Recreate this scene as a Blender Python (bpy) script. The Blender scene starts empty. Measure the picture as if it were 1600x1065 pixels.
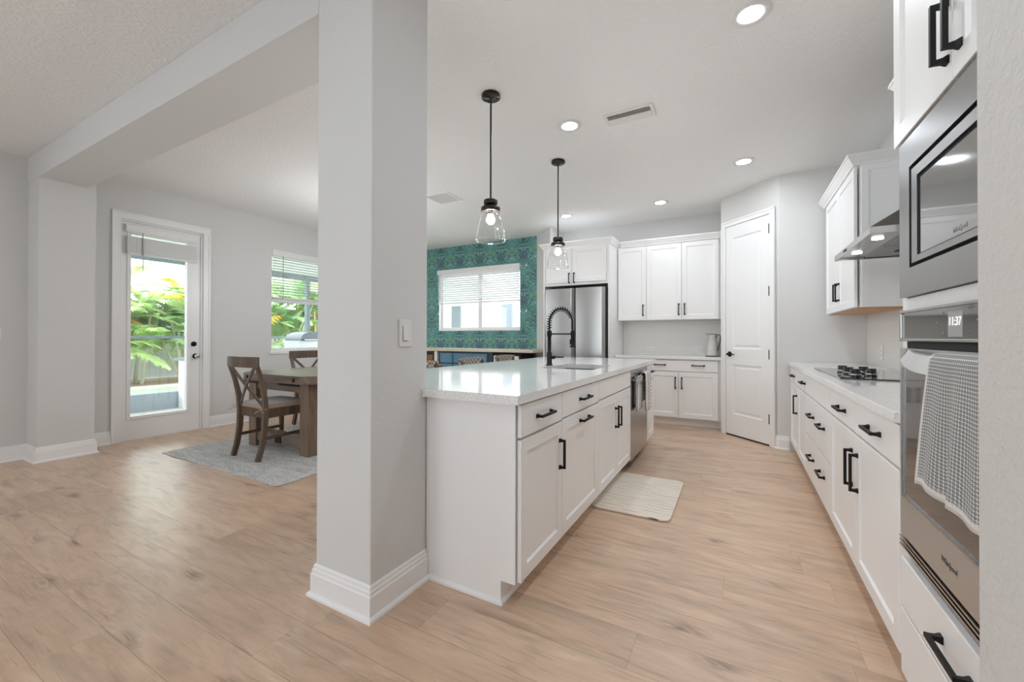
import bpy, bmesh, math, random
from mathutils import Vector, Matrix
random.seed(7)
PI = math.pi
sc = bpy.context.scene
COL = sc.collection

# ------------------------------------------------------------------ camera
W, HH = 1600, 1065
FPX, YAW, PITCH, ROLL, SHY = 642.25, .5019, .0057, .0018, 9.44
cam_d = bpy.data.cameras.new('camera'); cam = bpy.data.objects.new('camera', cam_d); COL.objects.link(cam)
cam_d.sensor_fit = 'HORIZONTAL'; cam_d.sensor_width = 36.0
cam_d.lens = FPX / W * 36.0
cam_d.shift_y = -SHY / W
cam_d.clip_start = .02; cam_d.clip_end = 200
fw = Vector((-math.sin(YAW)*math.cos(PITCH), math.cos(YAW)*math.cos(PITCH), math.sin(PITCH)))
rt = Vector((math.cos(YAW), math.sin(YAW), 0)); up = rt.cross(fw)
r2 = rt*math.cos(ROLL) + up*math.sin(ROLL); u2 = -rt*math.sin(ROLL) + up*math.cos(ROLL)
m = Matrix((r2, u2, -fw)).transposed().to_4x4(); m.translation = (0, 0, 1.16)
cam.matrix_world = m
sc.camera = cam

# ------------------------------------------------------------------ world, exposure
world = bpy.data.worlds.new('overcast_sky'); sc.world = world; world.use_nodes = True
bg = world.node_tree.nodes['Background']
bg.inputs[0].default_value = (.87, .93, 1.0, 1); bg.inputs[1].default_value = 4.6
sc.view_settings.view_transform = 'Standard'; sc.view_settings.look = 'None'
sc.view_settings.gamma = 1; sc.view_settings.use_curve_mapping = False
sc.view_settings.exposure = 0.36
DOWNLIGHT, BULB, HOODLED, GLOBE = 205, 260, 14, 34
try:
    sc.cycles.use_denoising = True
    sc.cycles.max_bounces = 10; sc.cycles.diffuse_bounces = 6; sc.cycles.glossy_bounces = 5
    sc.cycles.transparent_max_bounces = 16; sc.cycles.sample_clamp_indirect = 6
    sc.cycles.caustics_reflective = False; sc.cycles.caustics_refractive = False
except Exception:
    pass

ZC = 2.865          # ceiling
XL = -5.94          # left wall
YB = 6.25           # back wall
XR = 1.10           # right wall

# ------------------------------------------------------------------ materials
def nodes_of(name):
    mt = bpy.data.materials.new(name); mt.use_nodes = True
    nt = mt.node_tree
    return mt, nt, nt.nodes['Principled BSDF'], nt.nodes['Material Output']
def nd(nt, typ, ins=None, **attrs):
    n = nt.nodes.new(typ)
    for k, v in attrs.items(): setattr(n, k, v)
    for k, v in (ins or {}).items():
        if isinstance(v, bpy.types.NodeSocket): nt.links.new(v, n.inputs[k])
        else: n.inputs[k].default_value = v
    return n
def mth(nt, op, a, b=None, c=None, clamp=False):
    n = nt.nodes.new('ShaderNodeMath'); n.operation = op; n.use_clamp = clamp
    for i, v in enumerate((a, b, c)):
        if v is None: continue
        if isinstance(v, bpy.types.NodeSocket): nt.links.new(v, n.inputs[i])
        else: n.inputs[i].default_value = v
    return n.outputs[0]
def mixc(nt, fac, a, b, blend='MIX'):
    n = nt.nodes.new('ShaderNodeMix'); n.data_type = 'RGBA'; n.blend_type = blend
    for i, v in ((0, fac), (6, a), (7, b)):
        if isinstance(v, bpy.types.NodeSocket): nt.links.new(v, n.inputs[i])
        else: n.inputs[i].default_value = v if i == 0 else (*v[:3], 1)
    return n.outputs[2]
def ramp(nt, fac, stops, interp='LINEAR'):
    n = nt.nodes.new('ShaderNodeValToRGB'); n.color_ramp.interpolation = interp
    while len(n.color_ramp.elements) < len(stops): n.color_ramp.elements.new(.5)
    for e, (p, c) in zip(n.color_ramp.elements, stops):
        e.position = p; e.color = (*c, 1) if not isinstance(c, (int, float)) else (c, c, c, 1)
    nt.links.new(fac, n.inputs[0]); return n.outputs[0]
def bump(nt, b, height, strength=.3, dist=.01):
    n = nd(nt, 'ShaderNodeBump', {'Strength': strength, 'Distance': dist, 'Height': height})
    nt.links.new(n.outputs[0], b.inputs['Normal'])
def objco(nt): return nd(nt, 'ShaderNodeTexCoord').outputs['Object']
def hexc(h):
    c = [int(h[i:i+2], 16)/255 for i in (0, 2, 4)]
    return tuple(x/12.92 if x <= .04045 else ((x+.055)/1.055)**2.4 for x in c)

def simple(name, col, rough=.5, metal=0, spec=.5, var=0, nscale=30, bmp=0, bscale=60, coat=0):
    mt, nt, b, o = nodes_of(name)
    b.inputs['Base Color'].default_value = (*col, 1); b.inputs['Roughness'].default_value = rough
    b.inputs['Metallic'].default_value = metal; b.inputs['Specular IOR Level'].default_value = spec
    b.inputs['Coat Weight'].default_value = coat; b.inputs['Coat Roughness'].default_value = .05
    co = objco(nt)
    if var:
        nz = nd(nt, 'ShaderNodeTexNoise', {'Vector': co, 'Scale': nscale, 'Detail': 5})
        k = mth(nt, 'MULTIPLY_ADD', nz.outputs[0], var*2, 1-var)
        cc = nd(nt, 'ShaderNodeCombineColor', {0: k, 1: k, 2: k})
        nt.links.new(mixc(nt, 1, col, cc.outputs[0], 'MULTIPLY'), b.inputs['Base Color'])
    if bmp:
        nz = nd(nt, 'ShaderNodeTexNoise', {'Vector': co, 'Scale': bscale, 'Detail': 4})
        bump(nt, b, nz.outputs[0], bmp, .004)
    return mt
def emit(name, col, s):
    mt, nt, b, o = nodes_of(name)
    b.inputs['Base Color'].default_value = (.8, .8, .8, 1)
    b.inputs['Emission Color'].default_value = (*col, 1); b.inputs['Emission Strength'].default_value = s
    return mt
def thin_glass(name, tint=(.97, .98, .98), base=.04, gain=.9):
    mt, nt, b, o = nodes_of(name)
    tr = nd(nt, 'ShaderNodeBsdfTransparent', {'Color': (*tint, 1)})
    gl = nd(nt, 'ShaderNodeBsdfGlossy', {'Roughness': .02, 'Color': (1, 1, 1, 1)})
    lw = nd(nt, 'ShaderNodeLayerWeight', {'Blend': .5})
    f5 = mth(nt, 'POWER', lw.outputs['Facing'], 4.0)
    f = mth(nt, 'MULTIPLY_ADD', f5, gain, base, clamp=True)
    mx = nd(nt, 'ShaderNodeMixShader', {0: f, 1: tr.outputs[0], 2: gl.outputs[0]})
    nt.links.new(mx.outputs[0], o.inputs[0]); return mt

def plaster(name, col, scale=38, strength=.25, rough=.75):
    mt, nt, b, o = nodes_of(name)
    b.inputs['Base Color'].default_value = (*col, 1); b.inputs['Roughness'].default_value = rough
    b.inputs['Specular IOR Level'].default_value = .3
    co = objco(nt)
    n1 = nd(nt, 'ShaderNodeTexNoise', {'Vector': co, 'Scale': scale, 'Detail': 3, 'Roughness': .6})
    n2 = nd(nt, 'ShaderNodeTexNoise', {'Vector': co, 'Scale': scale*3.1, 'Detail': 2})
    h = ramp(nt, n1.outputs[0], [(.42, 0.), (.62, 1.)])
    h = mth(nt, 'MULTIPLY_ADD', n2.outputs[0], .35, h)
    bump(nt, b, h, strength, .006); return mt

def floor_mat():
    mt, nt, b, o = nodes_of('oak_plank_floor')
    co = objco(nt); sp = nd(nt, 'ShaderNodeSeparateXYZ', {0: co})
    x, y = sp.outputs[0], sp.outputs[1]
    pw, pl = .2, 1.5
    yy = mth(nt, 'DIVIDE', mth(nt, 'SUBTRACT', y, .06), pw)
    row = mth(nt, 'FLOOR', yy)
    wr = nd(nt, 'ShaderNodeTexWhiteNoise', {'W': row}, noise_dimensions='1D')
    xx = mth(nt, 'ADD', mth(nt, 'DIVIDE', x, pl), mth(nt, 'MULTIPLY', wr.outputs[0], 7.3))
    ix = mth(nt, 'FLOOR', xx)
    idv = nd(nt, 'ShaderNodeCombineXYZ', {0: row, 1: ix, 2: 3.3})
    wn = nd(nt, 'ShaderNodeTexWhiteNoise', {'Vector': idv.outputs[0]}, noise_dimensions='3D')
    rnd = wn.outputs[0]
    # grain coordinates shifted per plank, stretched along the plank
    off = nd(nt, 'ShaderNodeVectorMath', {0: wn.outputs[1], 1: (30, 30, 30)}, operation='MULTIPLY')
    pc = nd(nt, 'ShaderNodeVectorMath', {0: co, 1: off.outputs[0]}, operation='ADD')
    mp = nd(nt, 'ShaderNodeMapping', {'Vector': pc.outputs[0], 'Scale': (1.2, 5.5, 1)})
    g1 = nd(nt, 'ShaderNodeTexNoise', {'Vector': mp.outputs[0], 'Scale': 1.6, 'Detail': 7, 'Roughness': .62, 'Distortion': 1.4})
    mp2 = nd(nt, 'ShaderNodeMapping', {'Vector': pc.outputs[0], 'Scale': (3, 60, 1)})
    g2 = nd(nt, 'ShaderNodeTexNoise', {'Vector': mp2.outputs[0], 'Scale': 2.2, 'Detail': 6, 'Roughness': .7})
    mp3 = nd(nt, 'ShaderNodeMapping', {'Vector': pc.outputs[0], 'Scale': (2.4, 6.5, 1)})
    kn = nd(nt, 'ShaderNodeTexVoronoi', {'Vector': mp3.outputs[0], 'Scale': .8})
    c = ramp(nt, g1.outputs[0], [(.22, hexc('ad9078')), (.40, hexc('cdae93')), (.56, hexc('d7b99e')), (.78, hexc('e2c9b0'))])
    c = mixc(nt, mth(nt, 'MULTIPLY', mth(nt, 'SUBTRACT', g2.outputs[0], .35, clamp=True), .8), c, hexc('b0937a'))
    knot = ramp(nt, kn.outputs[0], [(.03, 1.), (.22, 0.)])
    kz = nd(nt, 'ShaderNodeTexNoise', {'Vector': mp.outputs[0], 'Scale': 3.0, 'Detail': 5, 'Distortion': 2.5})
    kf = mth(nt, 'MULTIPLY', knot, ramp(nt, kz.outputs[0], [(.36, 0.), (.55, .95)]))
    c = mixc(nt, kf, c, hexc('7c6652'))
    cl = nd(nt, 'ShaderNodeTexNoise', {'Vector': nd(nt, 'ShaderNodeMapping', {'Vector': pc.outputs[0], 'Scale': (.9, 3.4, 1)}).outputs[0], 'Scale': 2.0, 'Detail': 4, 'Distortion': 1.6})
    c = mixc(nt, ramp(nt, cl.outputs[0], [(.51, 0.), (.76, .46)]), c, hexc('8b7a6c'))
    # long dark streaks
    st = nd(nt, 'ShaderNodeTexNoise', {'Vector': nd(nt, 'ShaderNodeMapping', {'Vector': pc.outputs[0], 'Scale': (1.0, 14, 1)}).outputs[0], 'Scale': 2.3, 'Detail': 4, 'Distortion': 1.0})
    c = mixc(nt, ramp(nt, st.outputs[0], [(.58, 0.), (.74, .42)]), c, hexc('8a705a'))
    sk = nd(nt, 'ShaderNodeTexNoise', {'Vector': nd(nt, 'ShaderNodeMapping', {'Vector': pc.outputs[0], 'Scale': (2.6, 48, 1)}).outputs[0], 'Scale': 1.5, 'Detail': 3, 'Roughness': .55, 'Distortion': .5})
    c = mixc(nt, ramp(nt, sk.outputs[0], [(.62, 0.), (.74, .55)]), c, hexc('87694f'))
    v = mth(nt, 'MULTIPLY_ADD', rnd, .10, .97)
    vv = nd(nt, 'ShaderNodeCombineColor', {0: v, 1: v, 2: v})
    c = mixc(nt, 1, c, vv.outputs[0], 'MULTIPLY')
    # seams
    fy = mth(nt, 'FRACT', yy); fx = mth(nt, 'FRACT', xx)
    ey = mth(nt, 'MULTIPLY', mth(nt, 'MINIMUM', fy, mth(nt, 'SUBTRACT', 1, fy)), pw)
    ex = mth(nt, 'MULTIPLY', mth(nt, 'MINIMUM', fx, mth(nt, 'SUBTRACT', 1, fx)), pl)
    e = mth(nt, 'MINIMUM', ey, mth(nt, 'MULTIPLY', ex, 1.8))
    seam = ramp(nt, mth(nt, 'DIVIDE', e, .0024), [(.25, 1.), (1., 0.)])
    c = mixc(nt, mth(nt, 'MULTIPLY', seam, .42), c, hexc('6f5844'))
    nt.links.new(c, b.inputs['Base Color'])
    r = mth(nt, 'MULTIPLY_ADD', g2.outputs[0], .16, .24); nt.links.new(r, b.inputs['Roughness'])
    b.inputs['Specular IOR Level'].default_value = .62
    hgt = mth(nt, 'SUBTRACT', mth(nt, 'MULTIPLY', g2.outputs[0], .25), mth(nt, 'MULTIPLY', seam, 1.0))
    bump(nt, b, hgt, .22, .002); return mt

def wood_mat(name, c1, c2, c3, axis='x', rough=.5, scale=1.0):
    mt, nt, b, o = nodes_of(name)
    s = {'x': (1.5, 14, 14), 'y': (14, 1.5, 14), 'z': (14, 14, 1.5)}[axis]
    mp = nd(nt, 'ShaderNodeMapping', {'Vector': objco(nt), 'Scale': tuple(q*scale for q in s)})
    g = nd(nt, 'ShaderNodeTexNoise', {'Vector': mp.outputs[0], 'Scale': 1.5, 'Detail': 7, 'Roughness': .65, 'Distortion': .8})
    c = ramp(nt, g.outputs[0], [(.25, c1), (.5, c2), (.75, c3)])
    nt.links.new(c, b.inputs['Base Color']); b.inputs['Roughness'].default_value = rough
    bump(nt, b, g.outputs[0], .12, .003); return mt

def wallpaper_mat():
    mt, nt, b, o = nodes_of('teal_damask_wallpaper')
    sp = nd(nt, 'ShaderNodeSeparateXYZ', {0: objco(nt)})
    x, z = sp.outputs[0], sp.outputs[2]
    P, Q = .445, .78
    u0 = mth(nt, 'DIVIDE', mth(nt, 'SUBTRACT', x, -4.99), P)
    col = mth(nt, 'ROUND', u0)
    u = mth(nt, 'MULTIPLY', mth(nt, 'ABSOLUTE', mth(nt, 'SUBTRACT', u0, col)), P)      # mirrored, 0 on each motif axis
    vz = mth(nt, 'MULTIPLY', mth(nt, 'FRACT', mth(nt, 'DIVIDE', mth(nt, 'SUBTRACT', z, .60), Q)), Q)
    uv = nd(nt, 'ShaderNodeCombineXYZ', {0: u, 1: vz, 2: 0.})
    n1 = nd(nt, 'ShaderNodeTexNoise', {'Vector': uv.outputs[0], 'Scale': 6.5, 'Detail': 1, 'Distortion': .6})
    c = ramp(nt, n1.outputs[0], [(.36, hexc('619680')), (.46, hexc('679c99')), (.55, hexc('76a9ad')), (.66, hexc('7ea384'))])
    wob = nd(nt, 'ShaderNodeTexNoise', {'Vector': uv.outputs[0], 'Scale': 26, 'Detail': 2})
    wv = mth(nt, 'MULTIPLY', mth(nt, 'SUBTRACT', wob.outputs[0], .5), 3.2)
    def blob(c0u, c0v, ru, rv):
        du = mth(nt, 'DIVIDE', mth(nt, 'SUBTRACT', u, c0u), ru); dv = mth(nt, 'DIVIDE', mth(nt, 'SUBTRACT', vz, c0v), rv)
        d = mth(nt, 'SQRT', mth(nt, 'ADD', mth(nt, 'MULTIPLY', du, du), mth(nt, 'MULTIPLY', dv, dv)))
        return ramp(nt, mth(nt, 'ADD', d, wv), [(.70, 1.), (1.15, 0.)])
    med = mth(nt, 'MAXIMUM', blob(0, .42, .10, .15), blob(P/2, .08, .085, .11))
    c = mixc(nt, mth(nt, 'MULTIPLY', med, .62), c, hexc('4c5068'))
    stem_ = blob(.0, .66, .045, .13)
    c = mixc(nt, mth(nt, 'MULTIPLY', stem_, .5), c, hexc('2f4050'))
    w2 = nd(nt, 'ShaderNodeTexVoronoi', {'Vector': uv.outputs[0], 'Scale': 31})
    rc = nd(nt, 'ShaderNodeSeparateColor', {0: w2.outputs[1]})
    inn = ramp(nt, w2.outputs[0], [(.24, 1.), (.40, 0.)])
    dark = mth(nt, 'MULTIPLY', inn, ramp(nt, rc.outputs[0], [(.30, 1.), (.32, 0.)]))
    c = mixc(nt, mth(nt, 'MULTIPLY', dark, .92), c, hexc('263845'))
    pale = mth(nt, 'MULTIPLY', inn, ramp(nt, rc.outputs[0], [(.72, 0.), (.74, 1.)]))
    c = mixc(nt, mth(nt, 'MULTIPLY', pale, .85), c, hexc('c3d6d2'))
    grn = mth(nt, 'MULTIPLY', inn, mth(nt, 'MULTIPLY', ramp(nt, rc.outputs[1], [(.66, 0.), (.7, 1.)]), ramp(nt, rc.outputs[0], [(.40, 0.), (.45, 1.)])))
    c = mixc(nt, mth(nt, 'MULTIPLY', grn, .5), c, hexc('7a9f6a'))
    w = nd(nt, 'ShaderNodeTexVoronoi', {'Vector': uv.outputs[0], 'Scale': 31}, feature='DISTANCE_TO_EDGE')
    c = mixc(nt, ramp(nt, w.outputs[0], [(.02, .55), (.10, 0.)]), c, hexc('2c5a5c'))
    du = mth(nt, 'SUBTRACT', u, .055); dv = mth(nt, 'SUBTRACT', vz, .23)
    dd = mth(nt, 'SQRT', mth(nt, 'ADD', mth(nt, 'MULTIPLY', du, du), mth(nt, 'MULTIPLY', dv, dv)))
    c = mixc(nt, ramp(nt, mth(nt, 'DIVIDE', dd, .02), [(.6, .95), (.95, 0.)]), c, hexc('e6efdc'))
    nt.links.new(c, b.inputs['Base Color']); b.inputs['Roughness'].default_value = .8
    return mt

def quartz_mat():
    mt, nt, b, o = nodes_of('white_quartz')
    nz = nd(nt, 'ShaderNodeTexNoise', {'Vector': objco(nt), 'Scale': 260, 'Detail': 2})
    c = ramp(nt, nz.outputs[0], [(.30, hexc('bdbab5')), (.45, hexc('efeeec')), (.7, hexc('f6f6f5'))])
    nt.links.new(c, b.inputs['Base Color']); b.inputs['Roughness'].default_value = .07; b.inputs['IOR'].default_value = 1.55
    return mt
def tile_mat():
    # small pale arched tiles, only just visible
    mt, nt, b, o = nodes_of('pale_mosaic_tile')
    v = nd(nt, 'ShaderNodeTexVoronoi', {'Vector': objco(nt), 'Scale': 22, 'Randomness': .55}, feature='DISTANCE_TO_EDGE')
    e = ramp(nt, v.outputs[0], [(.02, 1.), (.09, 0.)])
    nt.links.new(mixc(nt, mth(nt, 'MULTIPLY', e, .13), hexc('e0deda'), hexc('b9b5b0')), b.inputs['Base Color'])
    b.inputs['Roughness'].default_value = .25
    bump(nt, b, mth(nt, 'SUBTRACT', 1, e), .25, .002); return mt
def rug_mat():
    mt, nt, b, o = nodes_of('grey_woven_rug')
    co = objco(nt)
    mp = nd(nt, 'ShaderNodeMapping', {'Vector': co, 'Scale': (1.0, 3.0, 1)})
    n1 = nd(nt, 'ShaderNodeTexNoise', {'Vector': mp.outputs[0], 'Scale': 5, 'Detail': 6, 'Roughness': .7})
    mp2 = nd(nt, 'ShaderNodeMapping', {'Vector': co, 'Scale': (14, 50, 1)})
    n2 = nd(nt, 'ShaderNodeTexNoise', {'Vector': mp2.outputs[0], 'Scale': 2, 'Detail': 4, 'Roughness': .8})
    k = mth(nt, 'MULTIPLY_ADD', n2.outputs[0], .8, mth(nt, 'MULTIPLY', n1.outputs[0], .5))
    c = ramp(nt, k, [(.42, hexc('77797d')), (.6, hexc('bcbdbe')), (.74, hexc('e2dfda'))])
    nt.links.new(c, b.inputs['Base Color']); b.inputs['Roughness'].default_value = .95
    bump(nt, b, n2.outputs[0], .7, .006); return mt
def mat_mat():
    mt, nt, b, o = nodes_of('cream_streaked_mat')
    co = objco(nt); sp = nd(nt, 'ShaderNodeSeparateXYZ', {0: co})
    wob = nd(nt, 'ShaderNodeTexNoise', {'Vector': co, 'Scale': 5, 'Detail': 2})
    y = mth(nt, 'MULTIPLY_ADD', wob.outputs[0], .06, sp.outputs[1])
    fr = mth(nt, 'ABSOLUTE', mth(nt, 'SUBTRACT', mth(nt, 'FRACT', mth(nt, 'DIVIDE', y, .047)), .5))
    ln = ramp(nt, fr, [(.02, 1.), (.075, 0.)])
    br = nd(nt, 'ShaderNodeTexNoise', {'Vector': nd(nt, 'ShaderNodeMapping', {'Vector': co, 'Scale': (3.5, 22, 1)}).outputs[0], 'Scale': 1.6, 'Detail': 1})
    k = mth(nt, 'MULTIPLY', ln, ramp(nt, br.outputs[0], [(.40, .08), (.56, 1.)]))
    nt.links.new(mixc(nt, k, hexc('ebe0d0'), hexc('77706a')), b.inputs['Base Color'])
    b.inputs['Roughness'].default_value = .55; return mt
def towel_mat():
    mt, nt, b, o = nodes_of('grey_white_towel_weave')
    sp = nd(nt, 'ShaderNodeSeparateXYZ', {0: nd(nt, 'ShaderNodeTexCoord').outputs['UV']})
    def cell(s, p):
        return mth(nt, 'SUBTRACT', mth(nt, 'FRACT', mth(nt, 'DIVIDE', s, p)), .5)
    a, c_ = cell(sp.outputs[0], .0082), cell(sp.outputs[1], .0082)
    d = mth(nt, 'SQRT', mth(nt, 'ADD', mth(nt, 'MULTIPLY', a, a), mth(nt, 'MULTIPLY', c_, c_)))
    ring = ramp(nt, d, [(.06, .1), (.14, 1.), (.36, 1.), (.46, .25)])
    edge = ramp(nt, sp.outputs[1], [(.018, 0.), (.02, 1.)])
    edge2 = ramp(nt, sp.outputs[0], [(.008, .2), (.012, 1.)])
    k = mth(nt, 'MULTIPLY', mth(nt, 'MULTIPLY', ring, edge), edge2)
    nt.links.new(mixc(nt, k, hexc('e2e0dc'), hexc('6f7173')), b.inputs['Base Color'])
    b.inputs['Roughness'].default_value = .95
    bump(nt, b, mth(nt, 'SUBTRACT', 1, ring), .4, .003); return mt
def striped_towel_mat():
    mt, nt, b, o = nodes_of('striped_towel_cloth')
    sp = nd(nt, 'ShaderNodeSeparateXYZ', {0: nd(nt, 'ShaderNodeTexCoord').outputs['UV']})
    c = ramp(nt, sp.outputs[0], [(0., hexc('a9a9a9')), (.10, hexc('dddddb')), (.16, hexc('1c1c1e')), (.27, hexc('dddddb')), (.36, hexc('7d7f82')), (.40, hexc('e3e2df')), (.58, hexc('c9c8c6')), (.75, hexc('e0dfdc')), (.90, hexc('4a4a4c')), (.93, hexc('dcdbd8'))], 'CONSTANT')
    ck = nd(nt, 'ShaderNodeTexChecker', {'Vector': nd(nt, 'ShaderNodeTexCoord').outputs['UV'], 'Scale': 46})
    k = mth(nt, 'MULTIPLY', ck.outputs[1], ramp(nt, sp.outputs[0], [(.58, 0.), (.60, .3)]))
    nt.links.new(mixc(nt, k, c, hexc('55565a')), b.inputs['Base Color'])
    b.inputs['Roughness'].default_value = .95; return mt
def weave_mat():
    mt, nt, b, o = nodes_of('woven_seagrass')
    ck = nd(nt, 'ShaderNodeTexChecker', {'Vector': objco(nt), 'Scale': 36})
    nt.links.new(mixc(nt, ck.outputs[1], hexc('b7aea4'), hexc('6d635b')), b.inputs['Base Color'])
    b.inputs['Roughness'].default_value = .8; return mt
def leaf_mat(name, c1, c2):
    mt, nt, b, o = nodes_of(name)
    n = nd(nt, 'ShaderNodeTexNoise', {'Vector': objco(nt), 'Scale': 2.2, 'Detail': 3})
    c = ramp(nt, n.outputs[0], [(.35, c1), (.65, c2)])
    nt.links.new(c, b.inputs['Base Color']); b.inputs['Roughness'].default_value = .45
    tl = nd(nt, 'ShaderNodeBsdfTranslucent', {'Color': c})
    mx = nd(nt, 'ShaderNodeMixShader', {0: .5, 1: b.outputs[0], 2: tl.outputs[0]})
    nt.links.new(mx.outputs[0], o.inputs[0]); return mt
def board_mat(name, c1, c2, period=.14):
    mt, nt, b, o = nodes_of(name)
    sp = nd(nt, 'ShaderNodeSeparateXYZ', {0: objco(nt)})
    f = mth(nt, 'FRACT', mth(nt, 'DIVIDE', sp.outputs[1], period))
    k = ramp(nt, f, [(.04, 1.), (.1, 0.)])
    nt.links.new(mixc(nt, k, c1, c2), b.inputs['Base Color']); b.inputs['Roughness'].default_value = .8
    return mt

M = {}
M['wall'] = plaster('greige_wall_paint', hexc('d8d7d5'), 34, .07)
M['ceil'] = plaster('knockdown_ceiling', hexc('efeeec'), 42, .36)
M['trim'] = simple('white_trim_paint', hexc('f0efee'), .35, bmp=.02)
M['cab'] = simple('white_cabinet_paint', hexc('f2f1f0'), .38, bmp=.015)
M['cabin'] = simple('grey_reveal', hexc('a9a6a2'), .6)
M['floor'] = floor_mat()
M['quartz'] = quartz_mat()
M['tile'] = tile_mat()
M['paper'] = wallpaper_mat()
M['black'] = simple('matte_black_metal', hexc('0e0d0d'), .5, 0, .28, var=.1)
M['bronze'] = simple('dark_bronze_metal', hexc('3b3733'), .32, .8, var=.1)
M['steel'] = simple('brushed_stainless', hexc('b4b2b0'), .26, 1, var=.03, nscale=6)
M['steel2'] = simple('dark_stainless', hexc('8f8d8b'), .30, 1, var=.03, nscale=6)
M['fsteel'] = simple('fridge_stainless', hexc('a9a8a6'), .28, 1, var=.03, nscale=6)
M['ovensteel'] = simple('satin_oven_steel', hexc('c9c8c7'), .40, 1, var=.02, nscale=6)
M['sinksteel'] = simple('sink_stainless', hexc('9a9896'), .34, 1, var=.03)
M['blackglass'] = simple('black_glass', (.012, .012, .013), .04, 0, .8, coat=.6)
M['ovenglass'] = simple('smoked_oven_glass', hexc('6a6764'), .05, .75, .8, coat=.3)
M['mwglass'] = simple('microwave_window_glass', hexc('8b8987'), .05, .7, .8, coat=.3)
M['glass'] = thin_glass('window_glass')
M['lampglass'] = thin_glass('clear_lamp_glass', (.95, .955, .955), .07, 1.6)
M['downlight'] = emit('downlight_disc', (.85, .92, 1.0), DOWNLIGHT)
M['fill_downlight'] = emit('added_fill_downlight_disc', (.85, .92, 1.0), DOWNLIGHT*.42)
M['downlight_soft'] = emit('softer_downlight_disc', (.85, .92, 1.0), DOWNLIGHT*.5)
M['bulb'] = emit('warm_bulb', (.98, .95, .92), BULB)
M['hoodled'] = emit('hood_led', (1, .97, .93), HOODLED)
M['clock'] = emit('clock_digits', (.8, .84, .87), .55)
M['clockbg'] = simple('clock_display', hexc('a9a7a5'), .3)
M['blind'] = simple('white_blind_slat', hexc('eceae8'), .45, var=.02)
def slat_mat():
    mt, nt, b, o = nodes_of('translucent_slat')
    b.inputs['Base Color'].default_value = (.82, .82, .81, 1); b.inputs['Roughness'].default_value = .5
    tl = nd(nt, 'ShaderNodeBsdfTranslucent', {'Color': (.85, .86, .86, 1)})
    mx = nd(nt, 'ShaderNodeMixShader', {0: .14, 1: b.outputs[0], 2: tl.outputs[0]})
    nt.links.new(mx.outputs[0], o.inputs[0]); return mt
M['slat'] = slat_mat()
M['plastic'] = simple('white_plastic', hexc('e3e0dd'), .35, var=.01)
M['darkhole'] = simple('dark_void', hexc('161616'), .7, var=.1)
M['maple'] = wood_mat('maple_underside', hexc('b07c4c'), hexc('c8935f'), hexc('d3a472'), 'y', .5)
M['tablewood'] = wood_mat('weathered_brown_wood', hexc('55473b'), hexc('77665a'), hexc('8f7d6e'), 'x', .38)
M['tableleg'] = wood_mat('weathered_brown_leg_wood', hexc('574536'), hexc('7b6655'), hexc('917b68'), 'z', .45)
M['chairwood'] = wood_mat('grey_brown_chair_wood', hexc('40342a'), hexc('5f4e40'), hexc('7a6654'), 'z', .42)
M['cushion'] = simple('grey_cushion_cloth', hexc('b3b7be'), .95, var=.08, nscale=60, bmp=.2, bscale=300)
M['cushion_side'] = simple('tan_cushion_piping', hexc('b09a86'), .95, var=.08)
M['rug'] = rug_mat(); M['mat'] = mat_mat(); M['matside'] = simple('mat_edge', hexc('8f8a84'), .7, var=.05)
M['towel'] = towel_mat(); M['towel2'] = striped_towel_mat()
M['blue'] = simple('slate_blue_paint', hexc('5f88a3'), .42, var=.03)
M['bluedark'] = simple('dark_blue_frame', hexc('31424f'), .5, var=.03)
M['desktop'] = wood_mat('pale_butcher_block', hexc('c9b79c'), hexc('dfd2be'), hexc('ebe1d2'), 'x', .35)
M['brown'] = wood_mat('brown_basket_wood', hexc('5f3f2a'), hexc('85593a'), hexc('9c6e4c'), 'x', .6)
M['weave'] = weave_mat()
def checked_mat():
    mt, nt, b, o = nodes_of('white_checked_towel_cloth')
    uv = nd(nt, 'ShaderNodeTexCoord').outputs['UV']; sp = nd(nt, 'ShaderNodeSeparateXYZ', {0: uv})
    ck = nd(nt, 'ShaderNodeTexChecker', {'Vector': nd(nt, 'ShaderNodeMapping', {'Vector': uv, 'Scale': (22, 60, 1)}).outputs[0], 'Scale': 1})
    k = mth(nt, 'MULTIPLY', ck.outputs[1], ramp(nt, sp.outputs[0], [(.30, .05), (.34, .85), (.62, .85), (.66, .1), (.8, .1), (.84, .9)], 'LINEAR'))
    nt.links.new(mixc(nt, k, hexc('eceae7'), hexc('5b5b5e')), b.inputs['Base Color']); b.inputs['Roughness'].default_value = .95
    return mt
M['towel3'] = checked_mat()
M['enamel'] = simple('white_enamel', hexc('cfcbc5'), .3, var=.12, nscale=18)
M['leaf'] = leaf_mat('palm_leaf', hexc('b6d390'), hexc('e9f2bf'))
M['leaf2'] = leaf_mat('deep_palm_leaf', hexc('abcf9f'), hexc('dcecc6'))
M['yleaf'] = leaf_mat('yellow_palm_leaf', hexc('d9b23a'), hexc('ecd264'))
M['stem'] = simple('palm_stem', hexc('c3bfae'), .7, var=.15, nscale=8)
M['fence'] = board_mat('grey_fence_boards', hexc('d3d8dd'), hexc('b3b9bf'))
M['paver'] = simple('pale_pavers', hexc('e9e7e3'), .8, var=.05, nscale=8)
M['turf'] = simple('artificial_turf', hexc('a3c096'), .95, var=.2, nscale=200)
M['mulch'] = simple('bark_mulch', hexc('bfa59c'), .95, var=.3, nscale=40, bmp=.6, bscale=60)
M['lowwall'] = board_mat('slate_grey_low_wall', hexc('aab3bc'), hexc('a1aab4'), .4)
M['lanai'] = simple('lanai_grey_metal', hexc('7f8991'), .5, var=.03)
M['white'] = simple('exterior_white', hexc('efefef'), .7, var=.02)
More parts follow.
